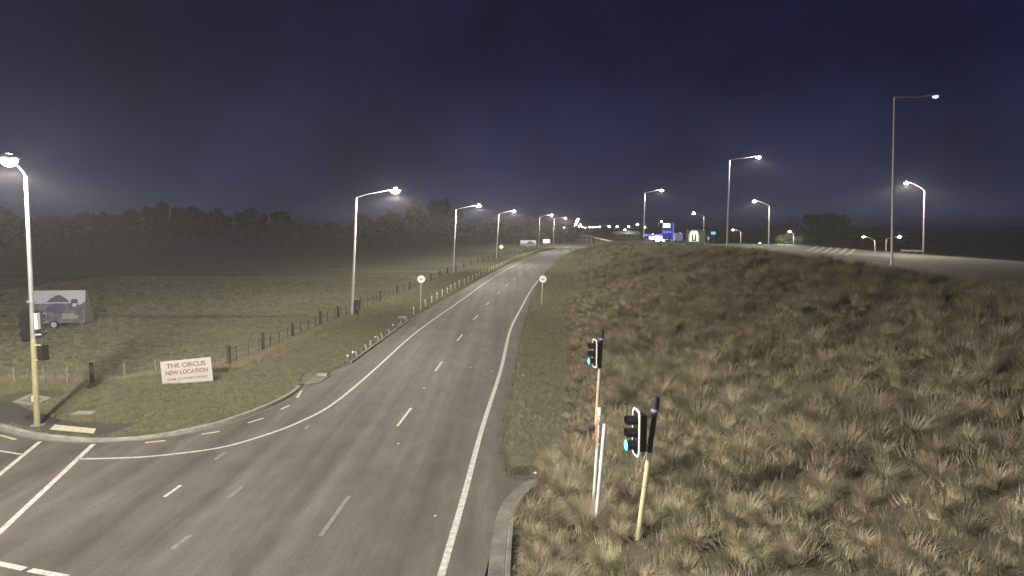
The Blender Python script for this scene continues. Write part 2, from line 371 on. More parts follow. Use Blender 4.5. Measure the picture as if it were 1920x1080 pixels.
# tactile paving: tiles with studs
tp = [at(103, 801.5), at(181, 809.5), at(176, 818.5), at(93, 811)]
tp = [Vector((p.x, p.y, 0)) for p in tp]
for i in range(6):
    a0 = tp[0].lerp(tp[1], i / 6 + .004); a1 = tp[0].lerp(tp[1], (i + 1) / 6 - .004); b0 = tp[3].lerp(tp[2], i / 6 + .004); b1 = tp[3].lerp(tp[2], (i + 1) / 6 - .004)
    for j in range(2):
        q = [a0.lerp(b0, j / 2 + .006), a1.lerp(b1, j / 2 + .006), a1.lerp(b1, (j + 1) / 2 - .006), a0.lerp(b0, (j + 1) / 2 - .006)]
        b = MB().prism([p + Vector((0, 0, DZ - .01)) for p in q], (0, 0, 1), .016)
        for s in range(3):
            for t in range(3):
                c = q[0].lerp(q[1], (s + .5) / 3).lerp(q[3].lerp(q[2], (s + .5) / 3), (t + .5) / 3)
                b.box((c.x, c.y, DZ + .008), (.03, .03, .01))
        b.build('tactile_tile', M['tactile'], path_o)
# right kerb and channel at the foot of the bank
KR = smooth_path([Vector((x, y, 0)) for x, y in [(-.05, -20), (-.05, 8), (-.05, 11), (-.05, 13), (-.05, 14.7), (.02, 17), (.16, 18.3), (.45, 19.3), (.85, 20.05), (1.25, 20.5)]])
DROP = None
kerb('kerb.001', KR, .12, .11, M['kerb_old'], -1)
strip([p + Vector((-.32, 0.04, 0)) for p in KR], .38, .006, 'channel.001', M['kerb_old'], None); tag(bpy.data.objects['channel.001'], kind='structure')

# ------------------------------------------------------------ vegetation scatter
def blade_clump(n, hl, hh, w, spread, lean, seed, segs=3):
    r = random.Random(seed); b = MB()
    for i in range(n):
        a = r.uniform(0, 2 * math.pi); rad = spread * math.sqrt(r.random()); x, y = rad * math.cos(a), rad * math.sin(a)
        L = r.uniform(hl, hh); d = a + r.uniform(-.7, .7); ln = lean * r.uniform(.35, 1.25); ww = w * r.uniform(.7, 1.3)
        sx_, sy_ = -math.sin(d) * ww, math.cos(d) * ww; P = []; th = r.uniform(.05, .35); px, pz = 0, 0
        for k in range(segs + 1):
            f = 1 - .85 * k / segs
            P += [(x + math.cos(d) * px + sx_ * f, y + math.sin(d) * px + sy_ * f, pz), (x + math.cos(d) * px - sx_ * f, y + math.sin(d) * px - sy_ * f, pz)]
            px += math.sin(th) * L / segs; pz += math.cos(th) * L / segs; th += ln
        b.add(P, [(2 * k, 2 * k + 1, 2 * k + 3, 2 * k + 2) for k in range(segs)])
    return b
def scatter(name, pts, rots, scl, variants, kind='stuff', seed=0):
    me = bpy.data.meshes.new(name); me.from_pydata([tuple(p) for p in pts], [], [])
    a = me.attributes.new('scl', 'FLOAT', 'POINT'); a.data.foreach_set('value', np.array(scl, dtype=np.float32))
    a = me.attributes.new('rot', 'FLOAT_VECTOR', 'POINT'); a.data.foreach_set('vector', np.array(rots, dtype=np.float32).ravel())
    a = me.attributes.new('idx', 'INT', 'POINT'); a.data.foreach_set('value', np.random.default_rng(seed).integers(0, len(variants), len(pts)).astype(np.int32))
    o = bpy.data.objects.new(name, me); COL.objects.link(o)
    g = bpy.data.node_groups.new(name, 'GeometryNodeTree')
    g.interface.new_socket('Geometry', in_out='INPUT', socket_type='NodeSocketGeometry'); g.interface.new_socket('Geometry', in_out='OUTPUT', socket_type='NodeSocketGeometry')
    N = g.nodes; L = g.links; gi = N.new('NodeGroupInput'); go = N.new('NodeGroupOutput'); ip = N.new('GeometryNodeInstanceOnPoints'); j = N.new('GeometryNodeJoinGeometry')
    for v in variants:
        oi = N.new('GeometryNodeObjectInfo'); oi.inputs['Object'].default_value = v; oi.inputs['As Instance'].default_value = True; oi.transform_space = 'ORIGINAL'
        L.new(oi.outputs['Geometry'], j.inputs[0])
    def na(nm, t):
        q = N.new('GeometryNodeInputNamedAttribute'); q.data_type = t; q.inputs[0].default_value = nm; return q.outputs[0]
    L.new(gi.outputs[0], ip.inputs['Points']); L.new(j.outputs[0], ip.inputs['Instance']); ip.inputs['Pick Instance'].default_value = True
    L.new(na('idx', 'INT'), ip.inputs['Instance Index']); L.new(na('rot', 'FLOAT_VECTOR'), ip.inputs['Rotation']); L.new(na('scl', 'FLOAT'), ip.inputs['Scale'])
    L.new(ip.outputs[0], go.inputs[0])
    md = o.modifiers.new('scatter', 'NODES'); md.node_group = g
    return tag(o, kind=kind)
def unlinked(name, me): return bpy.data.objects.new(name, me)
def project(p):
    c, s = math.cos(PITCH), math.sin(PITCH); x, y, z = p[0], p[1], p[2] - CAMH
    d = y * c - z * s; up = y * s + z * c
    return (960 + F * x / d, 540 - F * up / d, d) if d > .5 else None
# tussocks on the bank
tus = []
HOLES = [at(1785, 640, 3.2), at(1165, 565, .6), at(1705, 890, 2.8), at(1130, 530, .5), at(1290, 615, 1.6), at(1620, 540, 4.6)]
POSTS = [(2.83, 14.3, .62), (2.9, 13.8, .45), (2.05, 15.3, .5), (2.15, 16.6, .45), (3.0, 23.0, .6), (2.05, 14.8, .4)]
y = 9.0
while y < 235:
    sp = .76 if y < 45 else (.86 if y < 90 else 1.15)
    xt, xc = lerp_tab(TOE, y), lerp_tab(CREST, y); x = xt + (.28 if y < 23 else .5)
    while x < xc + 1.2:
        px, py = x + random.uniform(-.5, .5) * sp, y + random.uniform(-.5, .5) * sp
        t = (px - xt) / (xc - xt)
        patch = math.sin(px * .7 + 3 * math.sin(py * .21)) * math.sin(py * .53 + px * .2)
        s = random.choice((random.uniform(.6, .95), random.uniform(.9, 1.35), random.uniform(.9, 1.35))) * (1 + .2 * patch) * (sp / .62) ** .6
        if t < .10 and y > 23: s *= .65
        if y < 16: s = min(s, 1.0)
        hole = any(math.hypot(px - a, py - b) < c for a, b, c in POSTS) or any((px - h.x) ** 2 + (py - h.y) ** 2 < .32 + h.y * .008 for h in HOLES)
        if not hole and random.random() > .02 + (.05 if patch < -.6 else 0): tus.append((px, py, bank_z(px, py) - .05, s))
        x += sp
    y += sp * .87
for k in range(16):                        # the clumps round the kerb end
    px, py = random.uniform(1.2, 2.6), random.uniform(16, 21.5); tus.append((px, py, bank_z(px, py) - .05, random.uniform(.6, 1.0)))
tv = []
for i in range(8):
    tv.append(blade_clump(360, .40, .72, .0058 + .001 * (i % 3), .17, .46 + .11 * (i % 4), 100 + i, 4).build('tussock', M['tussock'], mesh_only=True))
def vis(t):
    q = project((t[0], t[1], t[2] + .4))
    if not q or not (-20 < q[0] < 1940 and -20 < q[1] < 1110): return -1
    return t[3] / q[2]
tus.sort(key=vis, reverse=True)
NEAR = 295
rots = [(random.uniform(-.15, .15), random.uniform(-.22, .05), random.uniform(0, 6.28)) for _ in tus]
tobj = []
for i in range(NEAR):
    o = bpy.data.objects.new('tussock', tv[i % 8]); COL.objects.link(o); o.location = tus[i][:3]; o.rotation_euler = rots[i]; o.scale = (tus[i][3],) * 3
    tag(o, 'large straw coloured tussock grass clump near the foot of the roadside bank', 'tussock', 'tussock clumps on the near part of the bank'); tobj.append(o)
scatter('tussock_grass', [t[:3] for t in tus[NEAR:]], rots[NEAR:], [t[3] for t in tus[NEAR:]], tobj[:8], seed=3)

# dead thatch between the clumps
tt = []
for i in range(5000):
    y = 9 + 110 * random.random() ** 1.8; xt, xc = lerp_tab(TOE, y), lerp_tab(CREST, y); x = random.uniform(xt + .2, xc + 1.5)
    tt.append(((x, y, bank_z(x, y) - .04), (random.gauss(0, .25), random.gauss(0, .25), random.uniform(0, 6.28)), random.uniform(.6, 1.3) * (1 + y / 90)))
th = [bpy.data.objects.new('thatch', blade_clump(50, .12, .32, .007, .28, .55, 700 + i, 2).build('thatch', M['tussock'], mesh_only=True)) for i in range(5)]
scatter('thatch', [a[0] for a in tt], [a[1] for a in tt], [a[2] for a in tt], th, seed=9)
# short grass and long dry grass on the verges
gv = [unlinked('grass_tuft', blade_clump(26, .05, .13, .006, .16, .35, 300 + i, 2).build('grass_tuft', M['grass'], mesh_only=True)) for i in range(5)]
dv = [unlinked('dry_tuft', blade_clump(40, .18, .50, .007, .20, .30, 400 + i, 3).build('dry_tuft', M['drygrass'], mesh_only=True)) for i in range(5)]
def inside(p, poly):
    c = False; n = len(poly); j = n - 1
    for i in range(n):
        a, b = poly[i], poly[j]
        if (a.y > p[1]) != (b.y > p[1]) and p[0] < (b.x - a.x) * (p[1] - a.y) / (b.y - a.y) + a.x: c = not c
        j = i
    return c
LS = sorted([(p.y, p.x) for p in left_side if p.y > 32 and p.x > -10.6]); RS = sorted([(p.y, p.x) for p in right_side if p.y > 21.5])
FENCE_NEAR = [(32, -33), (32.4, -25.5), (32.9, -20.87), (35, -17.8), (37.4, -15.95)]
FX = [(37.4, -15.95), (41.7, -15.6), (46.4, -15.25), (52.3, -15.0), (56.2, -14.6), (72, -13), (107, -10.3), (149, -4.6), (211, 7.2), (254, 14.3)]
fpoly = [Vector((v.co.x, v.co.y, 0)) for v in path_o.data.vertices]
gp, gr, gs = [], [], []
def addg(L3, p, s):
    L3[0].append(p); L3[1].append((random.uniform(-.2, .2), random.uniform(-.2, .2), random.uniform(0, 6.28))); L3[2].append(s)
G = (gp, gr, gs); D3 = ([], [], [])
for _ in range(26000):                       # raised verge
    x, y = random.uniform(-34, -10.3), random.uniform(24.3, 37)
    if inside((x, y), vp) and not inside((x, y), fpoly): 
        if math.hypot(x + 22, y - 30.2) > 1.35 and math.hypot(x + 18.1, y - 27.9) > .55: addg(G, (x, y, .105), random.uniform(.5, 1.1))
for _ in range(44000):                       # verge beyond, between seal and fence
    y = 32.5 + 190 * random.random() ** 2.4
    x = random.uniform(lerp_tab(FX, y) if y > 37.4 else -17, lerp_tab(LS, y) - .2)
    if inside((x, y), vp): continue
    addg(G, (x, y, -.06), random.uniform(.6, 1.5) * (1 + max(0, y - 60) / 90))
for _ in range(26000):                       # right verge
    y = 21.2 + 190 * random.random() ** 2.4
    x = random.uniform(lerp_tab(RS, y) + .05, lerp_tab(TOE, y) + .5)
    k_ = 1 + max(0, y - 60) / 90; e_ = (x - lerp_tab(RS, y)) / (lerp_tab(TOE, y) - lerp_tab(RS, y) + .5)
    if random.random() < .44 + .5 * max(0, e_ - .5): addg(D3, (x, y, -.07), random.uniform(.25, .7) * k_)
    else: addg(G, (x, y, -.06), random.uniform(.7, 2.0) * k_)
for _ in range(9000):                        # long dry grass under the fence
    if random.random() < .4:
        k = random.random(); y = 32.2; x = -34 + 17 * k; y = {0: 0}.get(1, 32.2) + (0.6 if x < -21 else (x + 21) * .9) + random.gauss(0, .45) + .3
    else:
        y = 36 + 90 * random.random() ** 1.6; x = lerp_tab(FX, y) + random.gauss(.35, .55)
    if not (inside((x, y), vp) and random.random() < .8): addg(D3, (x, y, -.07), random.uniform(.45, 1.0))
for _ in range(26000):                       # paddock
    y = 33 + 70 * random.random() ** 1.5; x = random.uniform(-62, -15.5)
    if x < lerp_tab(FX, y) - .3: addg(G, (x, y, -.06), random.uniform(.8, 1.9))
scatter('grass', *G, gv, seed=5); scatter('dry_grass', *D3, dv, seed=6)

# ------------------------------------------------------------ street lamps
def lamp_light(power, name='lamp_light'):
    key = f'luminaire_{power}'
    L = bpy.data.lights.get(key)
    if L: return L
    L = bpy.data.lights.new(key, 'POINT'); L.energy = power; L.color = (.86, .92, 1.0) if power == 7001 else LAMP_COL; L.shadow_soft_size = .12
    L.use_nodes = True; n = L.node_tree.nodes; l = L.node_tree.links
    em = n['Emission']; t = n.new('ShaderNodeTexCoord'); s = n.new('ShaderNodeSeparateXYZ'); l.new(t.outputs['Normal'], s.inputs[0])
    rp = n.new('ShaderNodeValToRGB')                     # batwing spread: strong to the sides, little upwards
    mr_ = n.new('ShaderNodeMapRange'); mr_.inputs[1].default_value = -1; mr_.inputs[2].default_value = 1
    l.new(s.outputs[2], mr_.inputs[0]); l.new(mr_.outputs[0], rp.inputs[0])
    for i, (p, v) in enumerate(BATWING):
        e = rp.color_ramp.elements[i] if i < 2 else rp.color_ramp.elements.new(p)
        e.position = p; e.color = (v, v, v, 1)
    l.new(rp.outputs[0], em.inputs['Strength'])
    return L
# position 0 = straight down, .5 = level, 1 = up
BATWING = [(0, .16), (.08, .25), (.2, .55), (.30, 1.0), (.38, .9), (.46, .48), (.53, .28), (1, .24)]
def street_lamp(base, top, head, label, power=0, rbase=.13, rtop=.085, lens='lens', size=1.0, pole_m='galv', group='street lamps', name='street_lamp', arm_r=.035, lens_scale=1.0):
    base, top, head = Vector(base), Vector(top), Vector(head)
    t = thing(name, base, label, 'street lamp', group)
    T = top - base; Hd = head - base
    MB().tube([(0, 0, 0), (0, 0, .02)], [rbase * 2.2, rbase * 2.2], 10).build('base_plate', M['galv_dark'], t)
    MB().tube([(0, 0, 0.02), T * .5, T], [rbase, (rbase + rtop) / 2, rtop], 12).build('pole', M[pole_m], t, smooth=True)
    d = Hd - T; hor = Vector((d.x, d.y, 0)); L = hor.length; hn = hor.normalized() if L > .01 else Vector((1, 0, 0))
    pts = [T + Vector((0, 0, -.02)), T + hn * (L * .25) + Vector((0, 0, d.z * .45)), T + hn * (L * .6) + Vector((0, 0, d.z * .85)), Hd + Vector((0, 0, .12)) - hn * .25 * size]
    MB().tube(smooth_path(pts, 3), arm_r, 8).build('arm', M[pole_m], t, smooth=True)
    rot = math.atan2(hn.y, hn.x)
    h = MB().ellipsoid((0, 0, .12), (.46 * size, .19 * size, .11 * size), 14, 8).build('luminaire', M['galv_dark'], t, smooth=True)
    h.location = Hd; h.rotation_euler = (0, 0, rot)
    ls = MB().ellipsoid((.06, 0, .03), (.30 * size * lens_scale, .20 * size * lens_scale, .19 * size * lens_scale), 12, 8).build('lens', M[lens], h, smooth=True)
    if power:
        q = bpy.data.objects.new('lamp_light', lamp_light(power)); COL.objects.link(q); q.parent = t; q.location = Hd + Vector((0, 0, -.30 * size - .02))
    return t
PW = 27000
def lamp_px(b, tp, hd, label, power, zb=None, D=None, arm_dy=0, **k):
    base = at(*b, z=zb) if D is None else far(*b, D)
    if D is None: D = base.y
    top = far(*tp, D); head = far(*hd, D + arm_dy)
    return street_lamp(base, top, head, label, power, **k)
# left row along the road
for b, tp, hd, lab in [((660, 594), (668, 370), (740, 358), 'tall grey street lamp beside the dark cabinet at the paddock fence, lit'),
                       ((849, 514), (855, 393), (897, 386), 'second lit street lamp of the left row, behind the round speed sign'),
                       ((930, 488), (935, 402), (963, 396), 'third lit street lamp of the left row, beside the yellow diamond sign'),
                       ((1010, 468.5), (1012, 407), (1034, 403), 'lit street lamp left of the small white billboard'),
                       ((1037, 460.5), (1039, 410), (1060, 409), 'lit street lamp right of the small white billboard')]:
    lamp_px(b, tp, hd, lab, PW, zb=-.06, size=1.4, group='street lamps along the left side of the road')
# lamps just out of view that light the junction (their poles stand behind the camera line)
street_lamp((-14.6, 4.2, 0), (-14.6, 4.2, 10), (-12.2, 8.6, 10.4), 'lit street lamp at the left of the junction, nearest the camera', 38000, group='street lamps at the junction')
street_lamp((5.2, -9, 1.6), (5.2, -9, 11.6), (2.6, -7.4, 12.2), 'lit street lamp on the bank behind the camera', 7001, group='street lamps at the junction')
# right hand lamps on the motorway and its bank
def ground_at(b, D, zz): return far(b[0], b[1], D)
lamp_px((1672, 497), (1677, 182), (1752, 182), 'tall thin mast with a dim lamp, top right of the motorway bank', 0, D=40, rbase=.075, rtop=.05, lens='lens_dim', size=.62, pole_m='galv', group='street lamps along the motorway', arm_r=.05)
lamp_px((1363, 462), (1368, 300), (1421, 295), 'lit street lamp on a tall thin pole at the crest of the bank', 9000, D=79, rbase=.09, rtop=.06, size=1.0, pole_m='galv', group='street lamps along the motorway', arm_r=.03)
lamp_px((1731.5, 475), (1733.5, 358), (1700, 343), 'lit street lamp with a bright white pole on the far edge of the motorway', 32000, D=112, rbase=.16, rtop=.12, size=1.3, pole_m='pole_white', group='street lamps along the motorway')
lamp_px((1441, 457), (1443, 387), (1415, 377), 'lit street lamp with pale pole left of the floodlit shrub', 14000, D=160, rbase=.14, rtop=.11, size=1.6, pole_m='pole_white', group='street lamps along the motorway')
lamp_px((1207, 446), (1209, 362), (1240, 357), 'lit street lamp on a pole above the blue service station', 8000, D=118, rbase=.09, rtop=.07, size=1.2, group='street lamps along the motorway')
lamp_px((1320, 447), (1320, 406), (1301, 400), 'lit street lamp with its pole right of the arches sign', 4000, D=260, rbase=.17, rtop=.15, size=2.2, pole_m='pole_white', group='street lamps along the motorway')
lamp_px((1389, 455), (1389, 434), (1375, 431), 'low lit lamp right of the tall thin pole on the bank crest', 1500, D=185, rbase=.12, rtop=.10, size=1.2, pole_m='pole_white', group='low lamps beyond the motorway')
lamp_px((1488, 457), (1488, 440), (1481, 434), 'low floodlight in front of the lit green shrub', 7000, D=166, rbase=.09, rtop=.07, size=1.2, group='low lamps beyond the motorway')
lamp_px((1641, 470), (1640, 451), (1620, 444), 'low lit lamp, left one of the two left of the bright white pole', 1200, D=150, rbase=.10, rtop=.09, size=1.2, pole_m='pole_white', group='low lamps beyond the motorway')
lamp_px((1661, 472), (1661.5, 448), (1686, 444), 'low lit lamp, nearer one of the two left of the bright white pole', 1200, D=140, rbase=.09, rtop=.08, size=1.3, pole_m='pole_white', group='low lamps beyond the motorway')
# far lamps where the road runs into town
FARL = [(1082, 414, 300), (1079, 421, 420), (1074, 426, 520), (1086, 425, 640), (1092, 426, 700), (1097, 427, 800), (1106, 426, 560), (1112, 426, 620), (1118, 426, 680), (1124, 425.5, 520), (1142, 425, 470), (1157, 425, 430), (1179, 425, 380), (1195, 421, 330), (1209, 426, 360), (1240, 415.5, 300), (1084, 411, 330), (1081, 418, 350), (1076, 424, 450), (1088, 422, 480), (1172, 431, 500), (1275, 438, 340), (1218, 440.5, 300), (1224, 440, 290)]
proto = None
for i, (u, v, D) in enumerate(FARL):
    p = far(u, v, D); hz = max(2.5, p.z + .06); s = D / 240
    street_lamp((p.x - 1.2 * (1 if i % 2 else -1), D, -.06), (p.x - 1.2 * (1 if i % 2 else -1), D, hz - .4), (p.x, D, p.z), 'distant lit street lamp in the row where the road runs into town', 2500 if i in (0, 2, 6, 9, 11, 12, 13, 15) else 0, rbase=.07, rtop=.05, size=min(1.8, s * .95), pole_m='galv_dark', lens_scale=1.3, group='distant street lamps in town')
# small odd lights
lamp_px((1057, 462), (1057, 431), (1057.3, 426.5), 'small greenish lamp among the dark trees beside the road', 0, D=235, rbase=.05, rtop=.04, lens='lens_green', size=1.6, pole_m='galv_dark', group='distant small lamps')
lamp_px((1082, 450), (1082, 441), (1084, 438.5), 'low bright lamp under the distant row, at the bend of the road', 600, D=310, rbase=.06, rtop=.05, lens='lens_blue', size=1.6, pole_m='galv_dark', group='distant small lamps')
lamp_px((-6, 452), (-6, 424), (1, 420), 'distant bluish lamp behind the paddock at the left edge', 0, D=240, rbase=.06, rtop=.05, lens='lens_blue', size=1.7, pole_m='galv_dark', group='distant small lamps')
lamp_px((1424, 462), (1424, 457.5), (1424, 455.5), 'tiny blue lamp low on the far edge of the motorway', 0, D=172, rbase=.05, rtop=.04, lens='lens_blue', size=.8, pole_m='galv_dark', group='low lamps beyond the motorway')

# ------------------------------------------------------------ signal with the left street lamp
base = Vector((-18.67, 25.86, DZ)); topw = far(48, 330, 25.86); hd = far(18, 302, 24.6)
sp = street_lamp(base, topw, hd, 'combined signal pole and lit street lamp, yellow below and grey above, on the left corner', 19000, rbase=.115, rtop=.07, size=1.25, group='street lamps at the junction', name='signal_lamp_pole')
for c in kids(sp):
    if c.name.startswith('pole'): bpy.data.objects.remove(c)
T = topw - base
def on(zf): return T * (zf / T.z)
MB().tube([on(.02), on(3.45)], [.112, .10], 14).build('lower_pole', M['pole_yellow_old'], sp, smooth=True)
MB().tube([on(3.45), on(4.9), T], [.095, .085, .06], 14).build('upper_pole', M['galv_mid'], sp, smooth=True)
MB().tube([on(4.86), on(4.94)], [.17, .17], 14).build('collar', M['galv_dark'], sp)
def signal_head(parent, pos, rz, lit=None, board=True, n=3, sc=1.0, wide=.55, visor=.30, rim=True):
    """three-aspect lantern facing local +y of its own frame"""
    h = MB().box((0, -.02, 0), (.32 * sc, .20, .36 * n * sc - .02)).build('signal_head', M['black'], parent)
    h.location = pos; h.rotation_euler = (0, 0, rz)
    H2 = .36 * n * sc / 2 + .11; W2 = wide / 2
    if board:
        def rr(w, hh, r=.13):
            pts = []
            for cx, cz, a0 in [(w - r, hh - r, 0), (-w + r, hh - r, 90), (-w + r, -hh + r, 180), (w - r, -hh + r, 270)]:
                for k in range(5):
                    a = R(a0 + 22.5 * k); pts.append(Vector((cx + r * math.cos(a), 0.085, cz + r * math.sin(a))))
            return pts
        MB().prism(rr(W2, H2), (0, -1, 0), .012).build('target_board', M['black'], h)
        if rim:
            o1, o2 = rr(W2 + .004, H2 + .004), rr(W2 - .035, H2 - .035); m = len(o1)
            f0 = [p + Vector((0, .010, 0)) for p in o1] + [p + Vector((0, .010, 0)) for p in o2] + [p - Vector((0, .016, 0)) for p in o1]
            MB().add(f0, [(i, (i + 1) % m, m + (i + 1) % m, m + i) for i in range(m)] + [(i, (i + 1) % m, 2 * m + (i + 1) % m, 2 * m + i) for i in range(m)]).build('board_rim', M['white'], h)
    for k in range(n):
        z = (.36 * (n - 1) / 2 - .36 * k) * sc; r = .135 * sc
        vm = MB(); P = []; seg = 14
        for j, yy in enumerate((.08, .08 + visor)):
            for i in range(seg + 1):
                a = R(-60 + 300 * i / seg); P.append((r * math.cos(a), yy, z + r * math.sin(a)))
        vm.add(P, [(i, i + 1, seg + 2 + i, seg + 1 + i) for i in range(seg)])
        vo_ = vm.build('visor', M['black'], h)
        on_ = lit == k
        yl = .08 + visor * .92 if on_ else .10
        MB().tube([(0, yl, z), (0, yl + .015, z)], [r * (1.15 if on_ else .93), r * .9], 14).build('signal_lens', M['green_light' if on_ else 'off_lens'], h)
    return h
signal_head(sp, on(3.95) + Vector((-.24, .12, 0)), R(70), n=3, rim=False, wide=.52)
signal_head(sp, on(3.98) + Vector((.05, .22, 0)), R(10), n=3, board=False)
MB().box(on(4.02) + Vector((.22, -.05, .12)), (.13, .16, .62)).build('louvre_housing', M['post_grey'], sp)
MB().box(on(3.62) + Vector((.24, -.05, 0)), (.22, .05, .05)).build('bracket', M['pole_white'], sp)
MB().box(on(3.2) + Vector((.16, -.04, 0)), (.32, .05, .04)).build('bracket', M['galv'], sp)
MB().box(on(2.62) + Vector((.16, -.04, 0)), (.32, .05, .04)).build('bracket', M['galv'], sp)
ph = MB().box(on(2.9) + Vector((.36, 0, 0)), (.30, .24, .58), Matrix.Rotation(R(-15), 3, 'Z')).build('pedestrian_head', M['black'], sp)
for z in (.14, -.14):
    MB().box(on(2.9) + Vector((.36, -.135, z)), (.24, .06, .22), Matrix.Rotation(R(-15), 3, 'Z')).build('dark_window', M['off_lens'], ph)
MB().box(on(1.1) + Vector((0, -.15, 0)), (.10, .08, .22)).build('push_button_box', M['pole_yellow'], sp)

# ------------------------------------------------------------ signals on the right
def right_signal(u0, v0, u1, v1, label, sleeve, facing, dz_head, off, sc=1.0, finial=True):
    # base stands on the bank: walk the sight line to the slope
    d = ray(u0, v0); k = .001
    while True:
        p = Vector((0, 0, CAMH)) + d * k
        if p.z <= bank_z(p.x, p.y, False) or p.y > 60: break
        k += .00002
    b = Vector((p.x, p.y, bank_z(p.x, p.y) - .05)); top = far(u1, v1, b.y + .05)
    t = thing('traffic_signal', b, label, 'traffic light', 'traffic lights on the bank')
    Tp = top - b; h = Tp.length
    def o_(f): return Tp * f
    MB().tube([o_(0), o_(.62)], [.062, .058], 14).build('lower_pole', M['pole_yellow'], t, smooth=True)
    MB().tube([o_(.38), o_(.384)], [.068, .068], 14).build('pole_band', M['galv_dark'], t)
    MB().tube([o_(.62), o_(.905)], [.062, .062], 14).build('sleeve', M['black'], t, smooth=True)
    MB().tube([o_(.895), o_(.915)], [.085, .085], 14).build('collar', M['galv_dark'], t)
    MB().tube([o_(.915), o_(1.0)], [.085, .075], 14).build('finial_cap', M['black'], t, smooth=True)
    hp = o_(dz_head) + off
    for f in (-.32, .32):
        MB().tube([o_(dz_head + f / h), hp + Vector((0.0, -.05, f))], .022, 8).build('bracket', M['galv_dark'], t)
    signal_head(t, hp, facing, lit=2, n=3, sc=.78, wide=.44, visor=.25)
    return t, h
s1, h1 = right_signal(1195.5, 1022, 1231.5, 743, 'nearest traffic light on a yellow pole in the tussocks, bottom lens lit', .3, R(99), .765, Vector((-.30, -.10, 0)))
s2, h2 = right_signal(1117, 802, 1129, 618, 'farther traffic light on a yellow pole above the diamond sign, bottom lens lit', .3, R(103), .77, Vector((-.16, -.14, 0)))

# ------------------------------------------------------------ diamond sign on two posts
zA = .55
pa = at(1116.5, 981, zA); pb = at(1112.5, 941, zA + .05)
ds = thing('direction_sign', (pa.x, pa.y, bank_z(pa.x, pa.y) - .1), 'orange diamond sign on two white posts seen nearly edge on among the tussocks', 'road sign')
o0 = ds.location
def fit(u, v, p): return far(u, v, p.y) - Vector(o0)
ta = fit(1134, 795, pa); tb = fit(1125.5, 764, pb)
MB().tube([Vector((0, 0, 0)), ta], .048, 12).build('post', M['pole_white'], ds, smooth=True)
MB().tube([Vector((pb.x, pb.y, bank_z(pb.x, pb.y) - .1)) - Vector(o0), tb], .048, 12).build('post', M['pole_white'], ds, smooth=True)
c = (ta + tb) / 2 + Vector((-.13, 0, -.38)); ax = (tb - ta); ax.z = 0; ax.normalize()
ax = (Matrix.Rotation(R(-1), 3, 'Z') @ ax); up = Vector((.02, 0, 1)).normalized(); nn = ax.cross(up); nn = -nn if nn.x > 0 else nn
def dia(r, off): return [c + ax * r * .9 + nn * off, c + up * r + nn * off, c - ax * r * .9 + nn * off, c - up * r + nn * off]
pl = MB().prism(dia(.62, 0), nn, .008).build('sign_panel', M['white'], ds)
MB().prism(dia(.55, .009), nn, .002).build('black_border', M['black'], pl)
MB().prism(dia(.46, .012), nn, .002).build('orange_face', M['orange'], pl)
MB().add([c + ax * .04 + up * -.22 + nn * .016, c - ax * .04 + up * -.22 + nn * .016, c - ax * .04 + up * .05 + nn * .016, c - ax * .12 + up * .05 + nn * .016, c + up * .24 + nn * .016, c + ax * .12 + up * .05 + nn * .016, c + ax * .04 + up * .05 + nn * .016], [(0, 1, 2, 3, 4, 5, 6)]).build('arrow_mark', M['black'], pl)
for f in (-.22, .22): MB().tube([c + up * f - ax * .55 - nn * .03, c + up * f + ax * .55 - nn * .03], .02, 6).build('rail', M['galv_dark'], ds)

# ------------------------------------------------------------ round speed signs
def speed_sign(u, v, vb, ub, r, label, zb=-.06, txt='60', facing=0):
    b = at(ub, vb, zb); cc = far(u, v, b.y) - b
    t = thing('speed_sign', b, label, 'road sign', 'round speed signs')
    MB().tube([(0, .03, 0), (cc.x, cc.y + .03, cc.z + r * .8)], .035, 10).build('post', M['pole_white'], t, smooth=True)
    n = 28
    def ring(rr, y): return [Vector((cc.x + rr * math.cos(2 * math.pi * i / n), cc.y + y, cc.z + rr * math.sin(2 * math.pi * i / n))) for i in range(n)]
    pn = MB().prism(ring(r, -.01), (0, -1, 0), .012).build('sign_face', M['white'], t)
    a, bb = ring(r * .97, -.024), ring(r * .86, -.024)
    MB().add(a + bb, [(i, (i + 1) % n, n + (i + 1) % n, n + i) for i in range(n)]).build('red_ring', M['pink'], pn)
    lettering(txt, r * .95, Matrix.Translation((cc.x, cc.y - .027, cc.z)) @ Matrix.Rotation(R(90), 4, 'X'), M['dark_text'], pn, bold=.02)
    return t
speed_sign(790, 523.5, 583, 788, .36, 'round white 60 speed sign on a white post at the left road edge')
speed_sign(1018, 523.5, 574, 1015.5, .36, 'round white 60 speed sign on a thin post on the right hand verge')
def diamond_sign(u, v, ub, vb, r, label, zb=-.06, face='sign_yellow'):
    b = at(ub, vb, zb); cc = far(u, v, b.y) - b
    t = thing('warning_sign', b, label, 'road sign', 'yellow diamond signs')
    MB().tube([(0, .03, 0), (cc.x, cc.y + .03, cc.z)], .04, 8).build('post', M['galv_dark'], t)
    def d(k, y): return [Vector((cc.x + k, cc.y + y, cc.z)), Vector((cc.x, cc.y + y, cc.z + k)), Vector((cc.x - k, cc.y + y, cc.z)), Vector((cc.x, cc.y + y, cc.z - k))]
    pn = MB().prism(d(r, 0), (0, -1, 0), .015).build('sign_face', M[face], t)
    return t
diamond_sign(940, 463, 939, 480, .62, 'bright yellow diamond warning sign beside the third lamp of the left row')
diamond_sign(1075, 466, 1074.5, 490, .62, 'dull yellow diamond sign at the bend on the right verge', zb=0, face='sign_dull')

